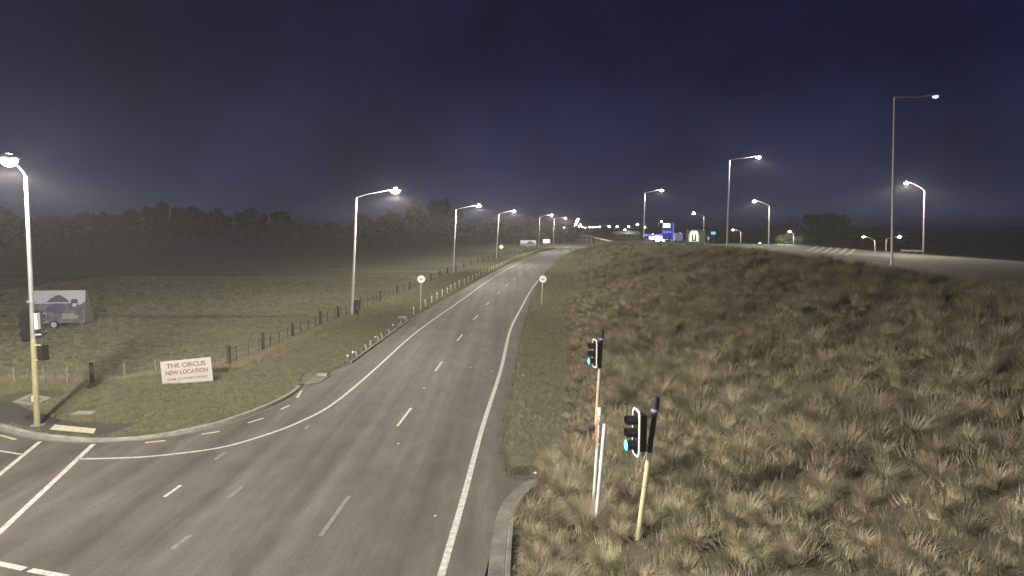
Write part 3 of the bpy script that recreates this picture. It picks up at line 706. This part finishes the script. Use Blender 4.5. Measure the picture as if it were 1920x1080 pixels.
# ------------------------------------------------------------ circus board
cb = at(351.5, 719, .1); cb = Vector((cb.x, cb.y, 0.1))
bd = thing('advertising_board', cb, 'white board reading THE CIRCUS NEW LOCATION in front of the fence', 'sign board', rz=R(12))
roll = Matrix.Rotation(R(-3.4), 3, 'Y')
MB().box(Vector((0, 0, .70)), (2.34, .03, 1.20), roll).build('panel', M['board'], bd)
bd.location.z = .02
for x in (-.95, .95): MB().box((x, .06, .55), (.08, .07, 1.1)).build('leg', M['timber'], bd)
rm = roll.to_4x4()
for i, (tx, sz, wd, z) in enumerate([('THE CIRCUS', .30, 1.80, .33), ('NEW LOCATION', .29, 1.96, -.02), ('550M GUTHREY ROAD', .17, 1.86, -.345)]):
    lettering(tx, sz, Matrix.Translation((0, 0, .70)) @ rm @ Matrix.Translation((0, -.019, z)) @ Matrix.Rotation(R(90), 4, 'X'), M['red_text'], bd, bold=.035 if i < 2 else .02, width=wd)

# ------------------------------------------------------------ billboard trailers
def trailer(c, rz, w, h, label, style, group='billboard trailers in the paddock'):
    t = thing('billboard_trailer', c, label, 'billboard', group, rz)
    z0, z1, back = .42, .42 + h, .62
    n = Vector((0, -h, back)).normalized(); n = Vector((0, -math.cos(math.atan2(back, h)), math.sin(math.atan2(back, h))))
    def P(x, s, o=0): return Vector((x * w / 2 * (1 - .035 * s), -.75 + back * s, z0 + h * s)) + n * o        # s 0..1 up the face
    MB().prism([P(-1, 0), P(1, 0), P(1, 1), P(-1, 1)], -n, .05).build('front_panel', M['poster_dark'], t)
    bpn = Vector((0, 1, .3)).normalized()
    MB().prism([Vector((-w / 2, .75, z0)), Vector((w / 2, .75, z0)), Vector((w / 2 * .965, .0, z1)), Vector((-w / 2 * .965, .0, z1))], bpn, .05).build('back_panel', M['dark_wall'], t)
    for s in (-1, 1): MB().prism([Vector((s * w / 2 * .97, -.66, z0)), Vector((s * w / 2 * .97, .68, z0)), Vector((s * w / 2 * .94, .02, z1 - .05))], (s, 0, 0), .03).build('end_panel', M['timber'], t)
    MB().box((0, 0, .48), (w * .96, 1.3, .12)).build('chassis', M['galv_dark'], t)
    for x in (-.05,):
        for yy in (-.78, .72):
            wv = MB().tube([(x * w, yy - .09, .31), (x * w, yy + .09, .31)], [.31, .31], 18).build('wheel', M['rubber'], t)
            MB().tube([(x * w, yy - .10 if yy < 0 else yy + .1, .31), (x * w, yy - .105 if yy < 0 else yy + .105, .31)], [.22, .2], 14).build('rim', M['pole_white'], wv)
    for x in (-.42, .42): MB().box((x * w, -.5, .22), (.07, .07, .44)).build('prop_leg', M['galv_dark'], t)
    def flat(name, pts, m, o): 
        b = MB().add([P(x, s, o) for x, s in pts], [tuple(range(len(pts)))]); return b.build(name, m, t)
    if style == 0:
        flat('printed_sky', [(-1, .60), (.62, .60), (.80, .545), (1, .66), (1, 1), (-1, 1)], M['poster_sky'], .004)
        flat('printed_roof', [(-.50, .62), (.44, .62), (.28, .74), (.02, .86), (-.14, .84), (-.34, .74)], M['poster_roof'], .008)
        flat('printed_gable', [(.46, .56), (.72, .56), (.72, .70), (.66, .73), (.50, .73), (.46, .70)], M['dark_text'], .008)
        flat('printed_window', [(.52, .50), (.68, .50), (.68, .60), (.52, .60)], M['poster_sky'], .011)
        flat('printed_eave', [(-.62, .615), (.40, .615), (.40, .64), (-.62, .64)], M['poster_text'], .011)
        flat('printed_hedge', [(-.5, .36), (.05, .28), (.30, .42), (.2, .56), (-.1, .60), (-.4, .50)], M['poster_roof'], .006)
        for k, (a, b_) in enumerate([(.16, .60), (.16, .78), (.16, .76)]):
            z = .25 - .055 * k; flat('printed_text_line', [(a, z), (b_, z), (b_, z + .028), (a, z + .028)], M['poster_text'], .008)
        flat('printed_badge', [(-.92, .20), (-.70, .20), (-.70, .32), (-.92, .32)], M['red'], .008)
        flat('printed_badge_mark', [(-.90, .21), (-.76, .21), (-.76, .30), (-.90, .30)], M['poster_text'], .011)
        flat('printed_name', [(-.66, .23), (-.42, .23), (-.42, .29), (-.66, .29)], M['poster_text'], .008)
    elif style == 1:
        flat('printed_sky', [(-1, .45), (.0, .45), (.55, .55), (1, .35), (1, 1), (-1, 1)], M['poster_sky'], .006)
        flat('printed_hill', [(-.3, .42), (.9, .42), (.35, .86), (.1, .80)], M['dark_text'], .010)
        flat('printed_field', [(-.05, .26), (.95, .14), (.95, .40), (-.05, .42)], M['poster_orange'], .010)
    else:
        flat('printed_white', [(-1, .02), (1, .02), (1, 1), (-1, 1)], M['white'], .006)
    return t
p = at(118, 613, -.06); trailer(p, R(6), 3.95, 2.48, 'large billboard trailer in the paddock printed with a house under a pale sky', 0)
p = at(990, 463.5, -.06); trailer(p, R(4), 5.6, 2.0, 'distant billboard printed with a dark hill and orange field', 1)
p = at(1024.5, 458, -.06); trailer(p, R(2), 2.9, 1.55, 'distant small plain white billboard', 2)

# ------------------------------------------------------------ fence
def fence(pts, spacing, label):
    t = thing('paddock_fence', (pts[0][0], pts[0][1], -.06), label, 'fence')
    o = Vector(t.location); segs = []; tot = 0
    P = [Vector((x, y, -.06)) for x, y in pts]
    acc = [0]
    for a, b in zip(P, P[1:]): acc.append(acc[-1] + (b - a).length)
    def pos(s):
        for i in range(len(P) - 1):
            if s <= acc[i + 1]: return P[i].lerp(P[i + 1], (s - acc[i]) / (acc[i + 1] - acc[i]))
        return P[-1]
    return t, o, pos, acc
def build_fence(pts, posts_s, bat, label, white=()):
    t, o, pos, acc = fence(pts, 0, label); me_p = None; me_b = None; me_w = None
    posts_s = posts_s if posts_s else list(np.arange(0, acc[-1], 5.4))
    for s in posts_s:
        p = pos(s) - o
        if me_p is None: me_p = MB().tube([(0, 0, -.05), (0, 0, 1.22)], [.11, .10], 8).build('post', M['timber'], mesh_only=True)
        q = bpy.data.objects.new('post', me_p); COL.objects.link(q); q.parent = t; q.location = p; q.rotation_euler = (random.gauss(0, .03), random.gauss(0, .03), random.random() * 6); q.scale = (1, 1, random.uniform(.92, 1.08))
    s = .9; k = 0
    while s < acc[-1] and k < 260:
        if min(abs(s - w) for w in posts_s) > .5:
            if me_b is None:
                me_b = MB().box((0, 0, .53), (.045, .04, 1.06)).build('batten', M['timber'], mesh_only=True); me_w = MB().box((0, 0, .53), (.055, .045, 1.06)).build('batten', M['timber_pale'], mesh_only=True)
            q = bpy.data.objects.new('batten', me_w if white else me_b); COL.objects.link(q); q.parent = t; q.location = pos(s) - o; q.rotation_euler = (random.gauss(0, .03), random.gauss(0, .04), random.random()); k += 1
        s += bat * random.uniform(.85, 1.15)
    for z in (.18, .42, .66, .88, 1.08):
        MB().tube([pos(x) - o + Vector((0, 0, z)) for x in np.linspace(0, acc[-1], max(4, int(acc[-1] / 4)))], .007, 4, caps=False).build('wire', M['wire'], t)
    return t
fn = [(x, y) for y, x in FENCE_NEAR]
L0 = lambda a, b: math.dist(a, b)
acc = [0]
for a, b in zip(fn, fn[1:]): acc.append(acc[-1] + L0(a, b))
build_fence(fn, [0, acc[1] - 1.5, acc[2], acc[4]], 1.25, 'post and wire fence with pale battens behind the corner verge', white=True)
ff = [(x, y) for y, x in FX]
acc = [0]
for a, b in zip(ff, ff[1:]): acc.append(acc[-1] + L0(a, b))
build_fence(ff, [0.02, acc[1], acc[2], acc[3], acc[4]] + list(np.arange(acc[4] + 5.5, acc[-1], 6.5)), 1.45, 'long post and wire fence along the paddock and the left road verge')

# ------------------------------------------------------------ cabinet, marker posts, small concrete things
p = at(667, 593, -.06)
cbx = thing('utility_cabinet', p, 'dark utility cabinet standing by the foot of the street lamp at the fence', 'cabinet')
MB().box((0, 0, .74), (.56, .42, 1.44)).build('cabinet_body', M['cabinet'], cbx)
MB().box((0, 0, 1.485), (.62, .48, .05)).build('cabinet_roof', M['galv_dark'], cbx)
dr = MB().box((0, -.222, .74), (.48, .02, 1.26)).build('cabinet_door', M['cabinet'], cbx); MB().box((.18, -.245, .80), (.03, .03, .16)).build('handle', M['galv'], dr)
pts = [at(775.5, 592.5), at(799.5, 575.5), at(821, 562), at(839.5, 551), at(856.5, 540), (-4.85, 101, 0), (-2.2, 125, 0), (1.1, 153, 0), (7.8, 195, 0), (12, 213, 0)]
mp = smooth_path([Vector(p) for p in pts], 40); s = 0; nxt = 0; k = 0; mpost = None
for a, b in zip(mp, mp[1:]):
    d = (b - a).length; s += d
    if s >= nxt:
        nxt += 3.05; k += 1
        if k == 2: continue
        if mpost is None:
            mpost = thing('marker_post', b, 'slim white flexible marker post in the row along the left edge of the road', 'marker post', 'white marker posts along the left road edge')
            MB().tube([(0, 0, 0), (0, 0, .05)], [.11, .09], 10).build('base', M['rubber'], mpost)
            MB().tube([(0, 0, .05), (0, 0, .84), (0, 0, .87)], [.055, .05, .03], 10).build('shaft', M['post_grey'], mpost, smooth=True)
            q = MB().tube([(0, 0, .66), (0, 0, .76)], [.057, .056], 10).build('reflective_band', M['white'], mpost)
        else:
            q = dup(mpost, loc=(b.x, b.y, 0)); q.rotation_euler = (random.gauss(0, .04), random.gauss(0, .05), 0); q.scale = (1, 1, random.uniform(.88, 1.04))
# low edging with worn stub posts along the near left edge
ed0, ed1 = Vector((-9.35, 38.2, 0)), Vector((-8.62, 55.5, 0))
stub = None; n = 17
for i in range(n):
    f = i / (n - 1); p = ed0.lerp(ed1, f)
    cap = i in (0, 1, 6, 11)
    if cap:
        t = thing('stub_post', p + Vector((-.12, 0, 0)), 'short white topped stub post on the edging of the near left road edge', 'marker post', 'white topped stub posts')
        MB().tube([(0, 0, 0), (.02, 0, .42)], [.045, .04], 8).build('shaft', M['galv_dark'], t)
        MB().ellipsoid((.02, 0, .46), (.07, .07, .06), 10, 6).build('white_cap', M['white'], t)
    else:
        t = thing('stub_post', p + Vector((-.14, 0, 0)), 'short leaning grey plastic stub post on the edging of the near left road edge', 'marker post', 'leaning grey stub posts')
        lx, ly = random.uniform(-.16, -.02), random.uniform(.0, .22)
        MB().tube([(0, 0, 0), (lx, ly, random.uniform(.26, .40))], [.05, .042], 8).build('shaft', M['post_grey' if i % 3 else 'galv_dark'], t)
eb = thing('edging', ed0, 'low broken concrete edging blocks along the near left road edge', 'edging')
mb = MB().box((0, 0, .045), (.16, .92, .15)).build('edging_block', M['concrete_dark'], mesh_only=True)
for i in range(17):
    p = ed0.lerp(ed1, (i + .5) / 17) - ed0 + Vector((.05, 0, 0)); q = bpy.data.objects.new('edging_block', mb); COL.objects.link(q); q.parent = eb; q.location = p; q.rotation_euler = (random.gauss(0, .03), random.gauss(0, .06), random.gauss(-.04, .03))
p = at(757, 599); tag(MB().box((0, 0, .11), (.75, .5, .26)).build('concrete_block', M['concrete']), 'pale low concrete block at the end of the row of stub posts', 'block').location = (p.x - .1, p.y, 0)
# culvert slab with a sump lid
sl = [at(555, 718), at(572, 702), at(600, 700), at(622, 704), at(600, 718), at(578, 722)]
cs = tag(MB().prism([Vector((p.x, p.y, -.03)) for p in sl], (0, 0, 1), .075).build('culvert_slab', M['concrete_dark']), 'grey concrete culvert slab at the end of the left kerb', 'slab')
p = at(605, 706); tag(MB().box((0, 0, .1), (.55, .35, .10)).build('sump_lid', M['concrete']), 'pale sump lid on the culvert slab', 'lid').location = (p.x, p.y, .0)
# pit cover in the corner verge
pc = [at(24, 755, .1), at(58, 740, .1), at(97, 747, .1), at(64, 763, .1)]
pt = thing('pit_cover', sum(pc, Vector()) / 4, 'square concrete pit cover set in the grass behind the signal pole', 'pit cover'); o = Vector(pt.location)
inn = [o + (q - o) * .62 for q in pc]
fr = MB()
for i in range(4):
    j = (i + 1) % 4; fr.prism([pc[i] - o, pc[j] - o, inn[j] - o, inn[i] - o], (0, 0, 1), .05)
fr.build('frame', M['concrete'], pt); MB().prism([(q - o) * .985 for q in inn], (0, 0, 1), .03).build('lid', M['concrete_dark'], pt)
p = at(157, 776, .11); tag(MB().box((0, 0, .02), (.78, .52, .07)).build('concrete_cover', M['concrete']), 'small buff concrete lid in the grass near the yellow tactile paving', 'lid').location = (p.x, p.y, .11)
p = at(1021, 838); tag(MB().box((0, 0, -.01), (.62, .42, .05)).build('drain_grate', M['dark_wall']), 'dark rectangular drain grate in the right hand verge', 'grate').location = (p.x, p.y, -.02)
for i, (u, v) in enumerate([(1042, 868), (980, 705), (1004, 890), (1064, 762)]):
    p = at(u, v); b = MB().ellipsoid((0, 0, .03), (.07, .05, .035), 7, 4); tag(b.build('litter', M['white']), 'pale scrap of litter lying in the right hand verge', 'litter', 'scraps of litter in the verge').location = (p.x, p.y, .03)

# ------------------------------------------------------------ trees
def crown_mesh(r, h, n, leaf, seed, m):
    rr = random.Random(seed); b = MB(); cl = [(rr.gauss(0, r * .42), rr.gauss(0, r * .42), h * rr.uniform(.28, .92), rr.uniform(.28, .5) * r) for _ in range(14)]
    for i in range(n):
        cx, cy_, cz, cr = rr.choice(cl); d = Vector((rr.gauss(0, 1), rr.gauss(0, 1), rr.gauss(0, .8))).normalized() * cr * rr.uniform(.55, 1.1)
        p = Vector((cx, cy_, cz)) + d; E = Euler((rr.uniform(0, 6), rr.uniform(0, 6), rr.uniform(0, 6))).to_matrix(); s = leaf * rr.uniform(.6, 1.4)
        b.add([p + E @ Vector(q) for q in [(-s, -s * .5, 0), (s * .2, -s * .7, 0), (s, .1 * s, 0), (.1 * s, s * .6, 0)]], [(0, 1, 2, 3)])
    return b.build('crown', m, mesh_only=True)
def trunk_mesh(h, r, seed):
    rr = random.Random(seed); b = MB().tube([(0, 0, -.1), (rr.gauss(0, .1), rr.gauss(0, .1), h * .4), (rr.gauss(0, .2), rr.gauss(0, .2), h * .8)], [r, r * .7, r * .2], 8)
    for k in range(5):
        a = rr.uniform(0, 6.28); z = h * rr.uniform(.25, .55); b.tube([(0, 0, z), (math.cos(a) * h * .13, math.sin(a) * h * .13, z + h * .12), (math.cos(a) * h * .22, math.sin(a) * h * .22, z + h * .26)], [r * .4, r * .25, r * .08], 6)
    return b.build('trunk', M['bark'], mesh_only=True)
CR = [crown_mesh(3.6, 10, 1900, .42, 500 + i, M['leaf']) for i in range(5)]; TR = [trunk_mesh(10, .3, 600 + i) for i in range(5)]
def tree(x, y, h, wd, i, label, group, crown=None, z=-.06):
    t = thing('tree', (x, y, z), label, 'tree', group); t.rotation_euler = (0, 0, random.uniform(0, 6.28)); t.scale = (wd, wd, h / 10)
    for nm, me in (('crown', crown or CR[i % 5]), ('trunk', TR[i % 5])):
        q = bpy.data.objects.new(nm, me); COL.objects.link(q); q.parent = t
    return t
k = 0; u = -60
while u < 1010:
    D = 235 + random.uniform(-15, 25) - (40 if u < 200 else 0) + max(0, (u - 700)) * .16
    topv = 402 + 14 * math.sin(u * .013) + random.uniform(-14, 10)
    if u > 880: topv = 418 + random.uniform(-6, 8)
    pt_ = far(u, topv, D)
    tree(pt_.x, D, max(6, pt_.z), random.uniform(1.15, 1.7), k, 'dark tree in the row behind the paddock', 'dark trees behind the paddock'); k += 1
    u += random.uniform(26, 44)
for u, tv_, D in [(1050, 420, 285), (1063, 418, 280), (1072, 424, 290), (1040, 424, 275), (1030, 428, 300)]:
    pt_ = far(u, tv_, D); tree(pt_.x, D, max(5, pt_.z), 1.1, k, 'dark green tree beside the bend of the road', 'dark trees at the bend'); k += 1
for u, tv_, D, w in [(1502, 418, 225, 1.3), (1530, 402, 230, 1.6), (1560, 400, 235, 1.6), (1590, 425, 225, 1.4), (1620, 432, 230, 1.4), (1655, 436, 240, 1.5), (1450, 424, 240, .8), (1463, 420, 232, .9), (1700, 440, 240, 1.5), (1745, 446, 240, 1.5)]:
    pt_ = far(u, tv_, D); tree(pt_.x, D, max(5, pt_.z), w, k, 'dark tree beyond the motorway', 'dark trees beyond the motorway'); k += 1
for u, tv_, D, w in [(1335, 428, 300, .9), (1350, 444, 260, 1.2), (1380, 446, 260, 1.4), (1410, 449, 250, 1.2), (1130, 436, 520, 2), (1160, 437, 520, 2), (1185, 436, 500, 2)]:
    pt_ = far(u, tv_, D); tree(pt_.x, D, max(4, pt_.z), w, k, 'low dark tree in the distance towards the town', 'distant trees towards the town'); k += 1
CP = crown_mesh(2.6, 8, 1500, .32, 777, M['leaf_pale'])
for u, tv_, D, w in [(1474, 433, 178, 1.0), (1492, 436, 179, 1.0)]:
    pt_ = far(u, tv_, D); tree(pt_.x, D, max(4, pt_.z - 0), w, k, 'pale green floodlit shrub behind the low lamp, ' + ('left' if u < 1480 else 'right') + ' of its pair', 'floodlit shrubs', CP); k += 1

# ------------------------------------------------------------ far buildings and the service station
def box_between(b, u0, v0, u1, v1, D, dep, o):
    a, c = far(u0, v1, D) - o, far(u1, v0, D) - o
    return b.box(((a.x + c.x) / 2, dep / 2, (a.z + c.z) / 2), (c.x - a.x, dep, c.z - a.z))
D = 215; o = far(1238, 452, D); o = Vector((o.x, D, -.06))
ss = thing('service_station', o, 'blue lit service station beyond the end of the bank', 'building')
box_between(MB(), 1216, 447, 1262, 470, D, 7, o - Vector((0, 4, 0)) * 0).build('shop_wall', M['dark_wall'], ss)
can = box_between(MB(), 1214, 439.5, 1266, 443, D - 6, 8, o - Vector((0, 0, 0))).build('canopy', M['lit_blue'], ss); can.location = (0, -7, 0)
for u0, v0, u1, v1 in [(1216, 444, 1219, 448), (1221, 443.5, 1226.5, 449), (1228, 442, 1235, 452.5), (1236.2, 443, 1240, 450), (1240.6, 442.5, 1245, 453), (1247.5, 441, 1251, 449), (1251.6, 442, 1255.5, 448), (1257.5, 443.5, 1260.5, 447)]:
    q = box_between(MB(), u0, v0, u1, v1, D - 6.5, .2, o).build('lit_panel', M['lit_white'], ss); q.location = (0, -7.6, 0)
for u in (1221, 1259): q = box_between(MB(), u, 446, u + 1.5, 472, D - 5, .4, o).build('canopy_column', M['pole_white'], ss); q.location = (0, -4, 0)
o2 = Vector((far(1256, 450, D - 12).x, D - 12, -.06))
py = thing('pylon_sign', o2, 'tall blue pylon sign with a white lit top panel at the service station', 'sign')
box_between(MB(), 1242, 417, 1264, 449, D - 12, .6, o2).build('pylon_body', M['blue_paint'], py)
for u0, v0, u1, v1 in [(1261, 418, 1263.6, 448), (1243, 433, 1259, 437)]:
    q = box_between(MB(), u0, v0, u1, v1, D - 12, .1, o2).build('lit_strip', M['lit_blue'], py); q.location = (0, -.1, 0)
bl = bpy.data.lights.new('station_glow', 'POINT'); bl.energy = 1100; bl.color = (.30, .32, 1); bl.shadow_soft_size = .6  # added light for the station's blue glow, hung free before the pylon
q = bpy.data.objects.new('station_glow', bl); COL.objects.link(q); q.parent = py; q.location = (-1.5, -5.5, 5.5)
q = box_between(MB(), 1243.5, 419.5, 1256, 426.3, D - 12, .1, o2).build('lit_panel', M['lit_white'], py); q.location = (0, -.12, 0)
for u0 in (1244, 1260): box_between(MB(), u0, 449, u0 + 1.6, 470, D - 12, .5, o2).build('leg', M['galv_dark'], py)
o3 = Vector((far(1272, 450, D).x, D - 10, -.06))
ct = thing('box_trailer', o3, 'pale box trailer parked right of the blue service station', 'trailer')
bx = box_between(MB(), 1265.5, 437, 1280, 451.5, D - 10, 6, o3).build('box_body', M['pale_wall'], ct)
for u in (1268.5, 1272, 1276):
    q = box_between(MB(), u, 438, u + .5, 450.5, D - 10, .06, o3).build('seam', M['galv_dark'], bx); q.location = (0, -.05, 0)
for u in (1267, 1277):
    c_ = far(u, 454, D - 10) - o3; MB().tube([(c_.x, -.1, c_.z), (c_.x, .25, c_.z)], [.5, .5], 14).build('wheel', M['rubber'], ct)
box_between(MB(), 1267, 451.5, 1279, 453, D - 10, 5, o3).build('chassis', M['galv_dark'], ct)
# arches sign
Da = 190; o4 = Vector((far(1304, 450, Da).x, Da, -.06))
an = thing('arches_sign', o4, 'dark green panel with lit twin arches letter M right of the pale trailer', 'sign')
box_between(MB(), 1288, 431, 1323, 455, Da, .5, o4).build('panel', M['green_panel'], an)
for u in (1290, 1319): box_between(MB(), u, 455, u + 1.6, 476, Da, .4, o4).build('leg', M['galv_dark'], an)
def P4(u, v, dy=-.09):
    q = far(u, v, Da) - o4; return Vector((q.x, dy, q.z))
pm = []
for c0 in (1298.0, 1304.2):
    for i in range(13):
        a = math.pi - math.pi * i / 12; hh = 15.5
        x_ = c0 + 3.1 * math.cos(a) * (1.0 if True else 0); vv = 450 - hh * math.sin(a) ** .75
        if c0 > 1300 and i == 0: continue
        pm.append(P4(x_, vv))
wid = [.22] * len(pm)
MB().tube([P4(1294.9, 451.5)] + pm[0:12] + [P4(1301.1, 449)] + pm[13:] + [P4(1307.3, 451.5)], .17, 8).build('arches_letter', M['lit_arch'], an)
ol = [P4(1292, 452.5, -.05), P4(1292, 440, -.05), P4(1295, 434, -.05), P4(1301, 431.8, -.05), P4(1307, 434, -.05), P4(1310, 440, -.05), P4(1310.3, 452.5, -.05), P4(1292, 452.5, -.05)]
MB().tube(ol, .025, 6).build('outline_tube', M['lens_green'], an)
# small signs and posts
def small_sign(u0, v0, u1, v1, D, m, label, name='lit_sign'):
    o_ = Vector((far((u0 + u1) / 2, v1, D).x, D, -.06)); t = thing(name, o_, label, 'sign')
    box_between(MB(), u0, v0, u1, v1, D, .3, o_).build('panel', m, t); box_between(MB(), (u0 + u1) / 2 - .5, v1, (u0 + u1) / 2 + .5, v1 + 25, D, .2, o_).build('post', M['galv_dark'], t)
small_sign(1333.5, 434.5, 1342, 439.5, 200, M['lit_sky'], 'small pale blue lit sign right of the arches sign')
small_sign(1326.5, 444, 1330, 449, 180, M['pale_wall'], 'small pale unlit sign below the blue lit sign')
# distant buildings along the bend
def shed(u0, v0, u1, D, m, label, roof_m, win=0):
    a = far(u0, v0, D); b = far(u1, v0, D); o_ = Vector(((a.x + b.x) / 2, D, -.06)); w = b.x - a.x; h = max(2.4, a.z + .06)
    t = thing('shed', o_, label, 'building', 'distant low buildings')
    wl = MB().box((0, 4, h / 2), (w, 8, h)).build('wall', m, t)
    MB().prism([Vector((-w / 2 - .3, -.4, h)), Vector((-w / 2 - .3, 8.4, h)), Vector((-w / 2 - .3, 4, h + 1.6))], (1, 0, 0), w + .6).build('roof', roof_m, t)
    for k in range(win):
        f = MB().box((-w / 2 + w * (k + .5) / win, -.03, h * .5), (w / win * .55, .06, h * .4)).build('window', M['dark_wall'], t)
    return t
shed(1082, 441, 1108, 330, M['pale_wall'], 'pale low building at the bend under the distant lamps', M['dark_wall'], 4)
shed(1112, 443, 1146, 360, M['dark_wall'], 'dark low building in the middle under the distant lamps', M['dark_wall'], 5)
shed(1150, 441, 1200, 380, M['pale_wall'], 'pale long low building left of the blue service station', M['galv_dark'], 6)
# pale crash barrier round the bend
br = thing('crash_barrier', far(1090, 442, 300), 'pale steel crash barrier running along the distant bend', 'barrier'); br.location.z = 0; o5 = Vector(br.location)
bp_ = [far(1084, 440, 300), far(1100, 441, 290), far(1118, 446, 270), far(1135, 450, 250), far(1150, 453.5, 235)]
bp_ = [Vector((p.x, p.y, p.z)) - o5 for p in bp_]
bs = smooth_path(bp_, 4)
P = []
for p in bs: P += [p + Vector((0, 0, .22)), p + Vector((0, -.06, .08)), p + Vector((0, 0, 0)), p + Vector((0, -.06, -.08)), p + Vector((0, 0, -.22))]
MB().add(P, [(5 * i + k, 5 * i + k + 1, 5 * i + k + 6, 5 * i + k + 5) for i in range(len(bs) - 1) for k in range(4)]).build('rail', M['galv'], br)
for p in bs[::2]: MB().box((p.x, p.y + .1, p.z / 2 - .3), (.15, .12, max(.5, p.z + .5))).build('post', M['galv'], br)
# short pale rail on the far edge of the motorway, left of the bright pole
ra, rb = far(1690, 471.5, 113), far(1731, 473.5, 111); zr = bank_z(65.9, 112)
ra.z, rb.z = bank_z(ra.x, ra.y) + .55, bank_z(rb.x, rb.y) + .55
gr_ = thing('guard_rail', (ra.x, ra.y, ra.z - .55), 'short white guard rail on the far edge of the motorway left of the bright pole', 'barrier'); o6 = Vector(gr_.location)
for f in (0, .33, .66, 1): 
    p = ra.lerp(rb, f) - o6; MB().box((p.x, p.y + .06, p.z - .28), (.1, .1, .75)).build('post', M['galv'], gr_)
MB().box((ra + rb) / 2 - o6, ((rb - ra).length, .06, .30), Matrix.Rotation(math.atan2(rb.y - ra.y, rb.x - ra.x), 3, 'Z')).build('rail', M['pole_white'], gr_)
for xx in (33, 45, 57):
    b = MB(); ys2 = np.arange(20, 215, 3.0); P = []
    for yy in ys2: P += [(xx - .07, yy, bank_z(xx - .07, yy) + .012), (xx + .07, yy, bank_z(xx + .07, yy) + .012)]
    b.add(P, [(2 * i, 2 * i + 1, 2 * i + 3, 2 * i + 2) for i in range(len(ys2) - 1)]).build('lane_line', M['white_line'], mway)

def hit(u, v):                            # where the sight line of a photo point meets the bank or the motorway
    d = ray(u, v); k = .02
    while True:
        p = Vector((0, 0, CAMH)) + d * k
        if p.y > 30 and p.z <= bank_z(p.x, p.y, False) or p.y > 250: return Vector((p.x, p.y, bank_z(p.x, p.y, False)))
        k += .00005
for a, b in [((1532, 461.5), (1512, 471)), ((1545, 463), (1526, 473)), ((1559, 464), (1540, 475)), ((1573, 465), (1554, 476)), ((1587, 466), (1568, 478)), ((1602, 467), (1584, 479))]:  # pale diagonal stripes laid over the motorway surface
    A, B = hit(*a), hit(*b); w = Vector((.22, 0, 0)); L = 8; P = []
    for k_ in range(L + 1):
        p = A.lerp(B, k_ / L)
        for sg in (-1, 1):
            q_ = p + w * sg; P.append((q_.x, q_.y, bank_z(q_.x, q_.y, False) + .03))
    MB().add(P, [(2 * k_, 2 * k_ + 1, 2 * k_ + 3, 2 * k_ + 2) for k_ in range(L)]).build('diagonal_stripe', M['white_line'], mway)

# ------------------------------------------------------------ added volume for lamp glow
hz = MB().box((0, 1305, 11.5), (5020, 3430, 26)).build('lamp_halo_volume', mat('lamp_halo_volume', (1, 1, 1))); tag(hz, kind='stuff')  # added scattering air, stands in for lens glow around the lamps
m = hz.data.materials[0]; n = m.node_tree.nodes; l = m.node_tree.links
out = [q for q in n if q.type == 'OUTPUT_MATERIAL'][0]
for q in list(n):
    if q != out: n.remove(q)
pv = n.new('ShaderNodeVolumePrincipled'); pv.inputs['Color'].default_value = (.95, .96, 1, 1); pv.inputs['Density'].default_value = .00042; pv.inputs['Anisotropy'].default_value = .2
l.new(pv.outputs[0], out.inputs['Volume'])
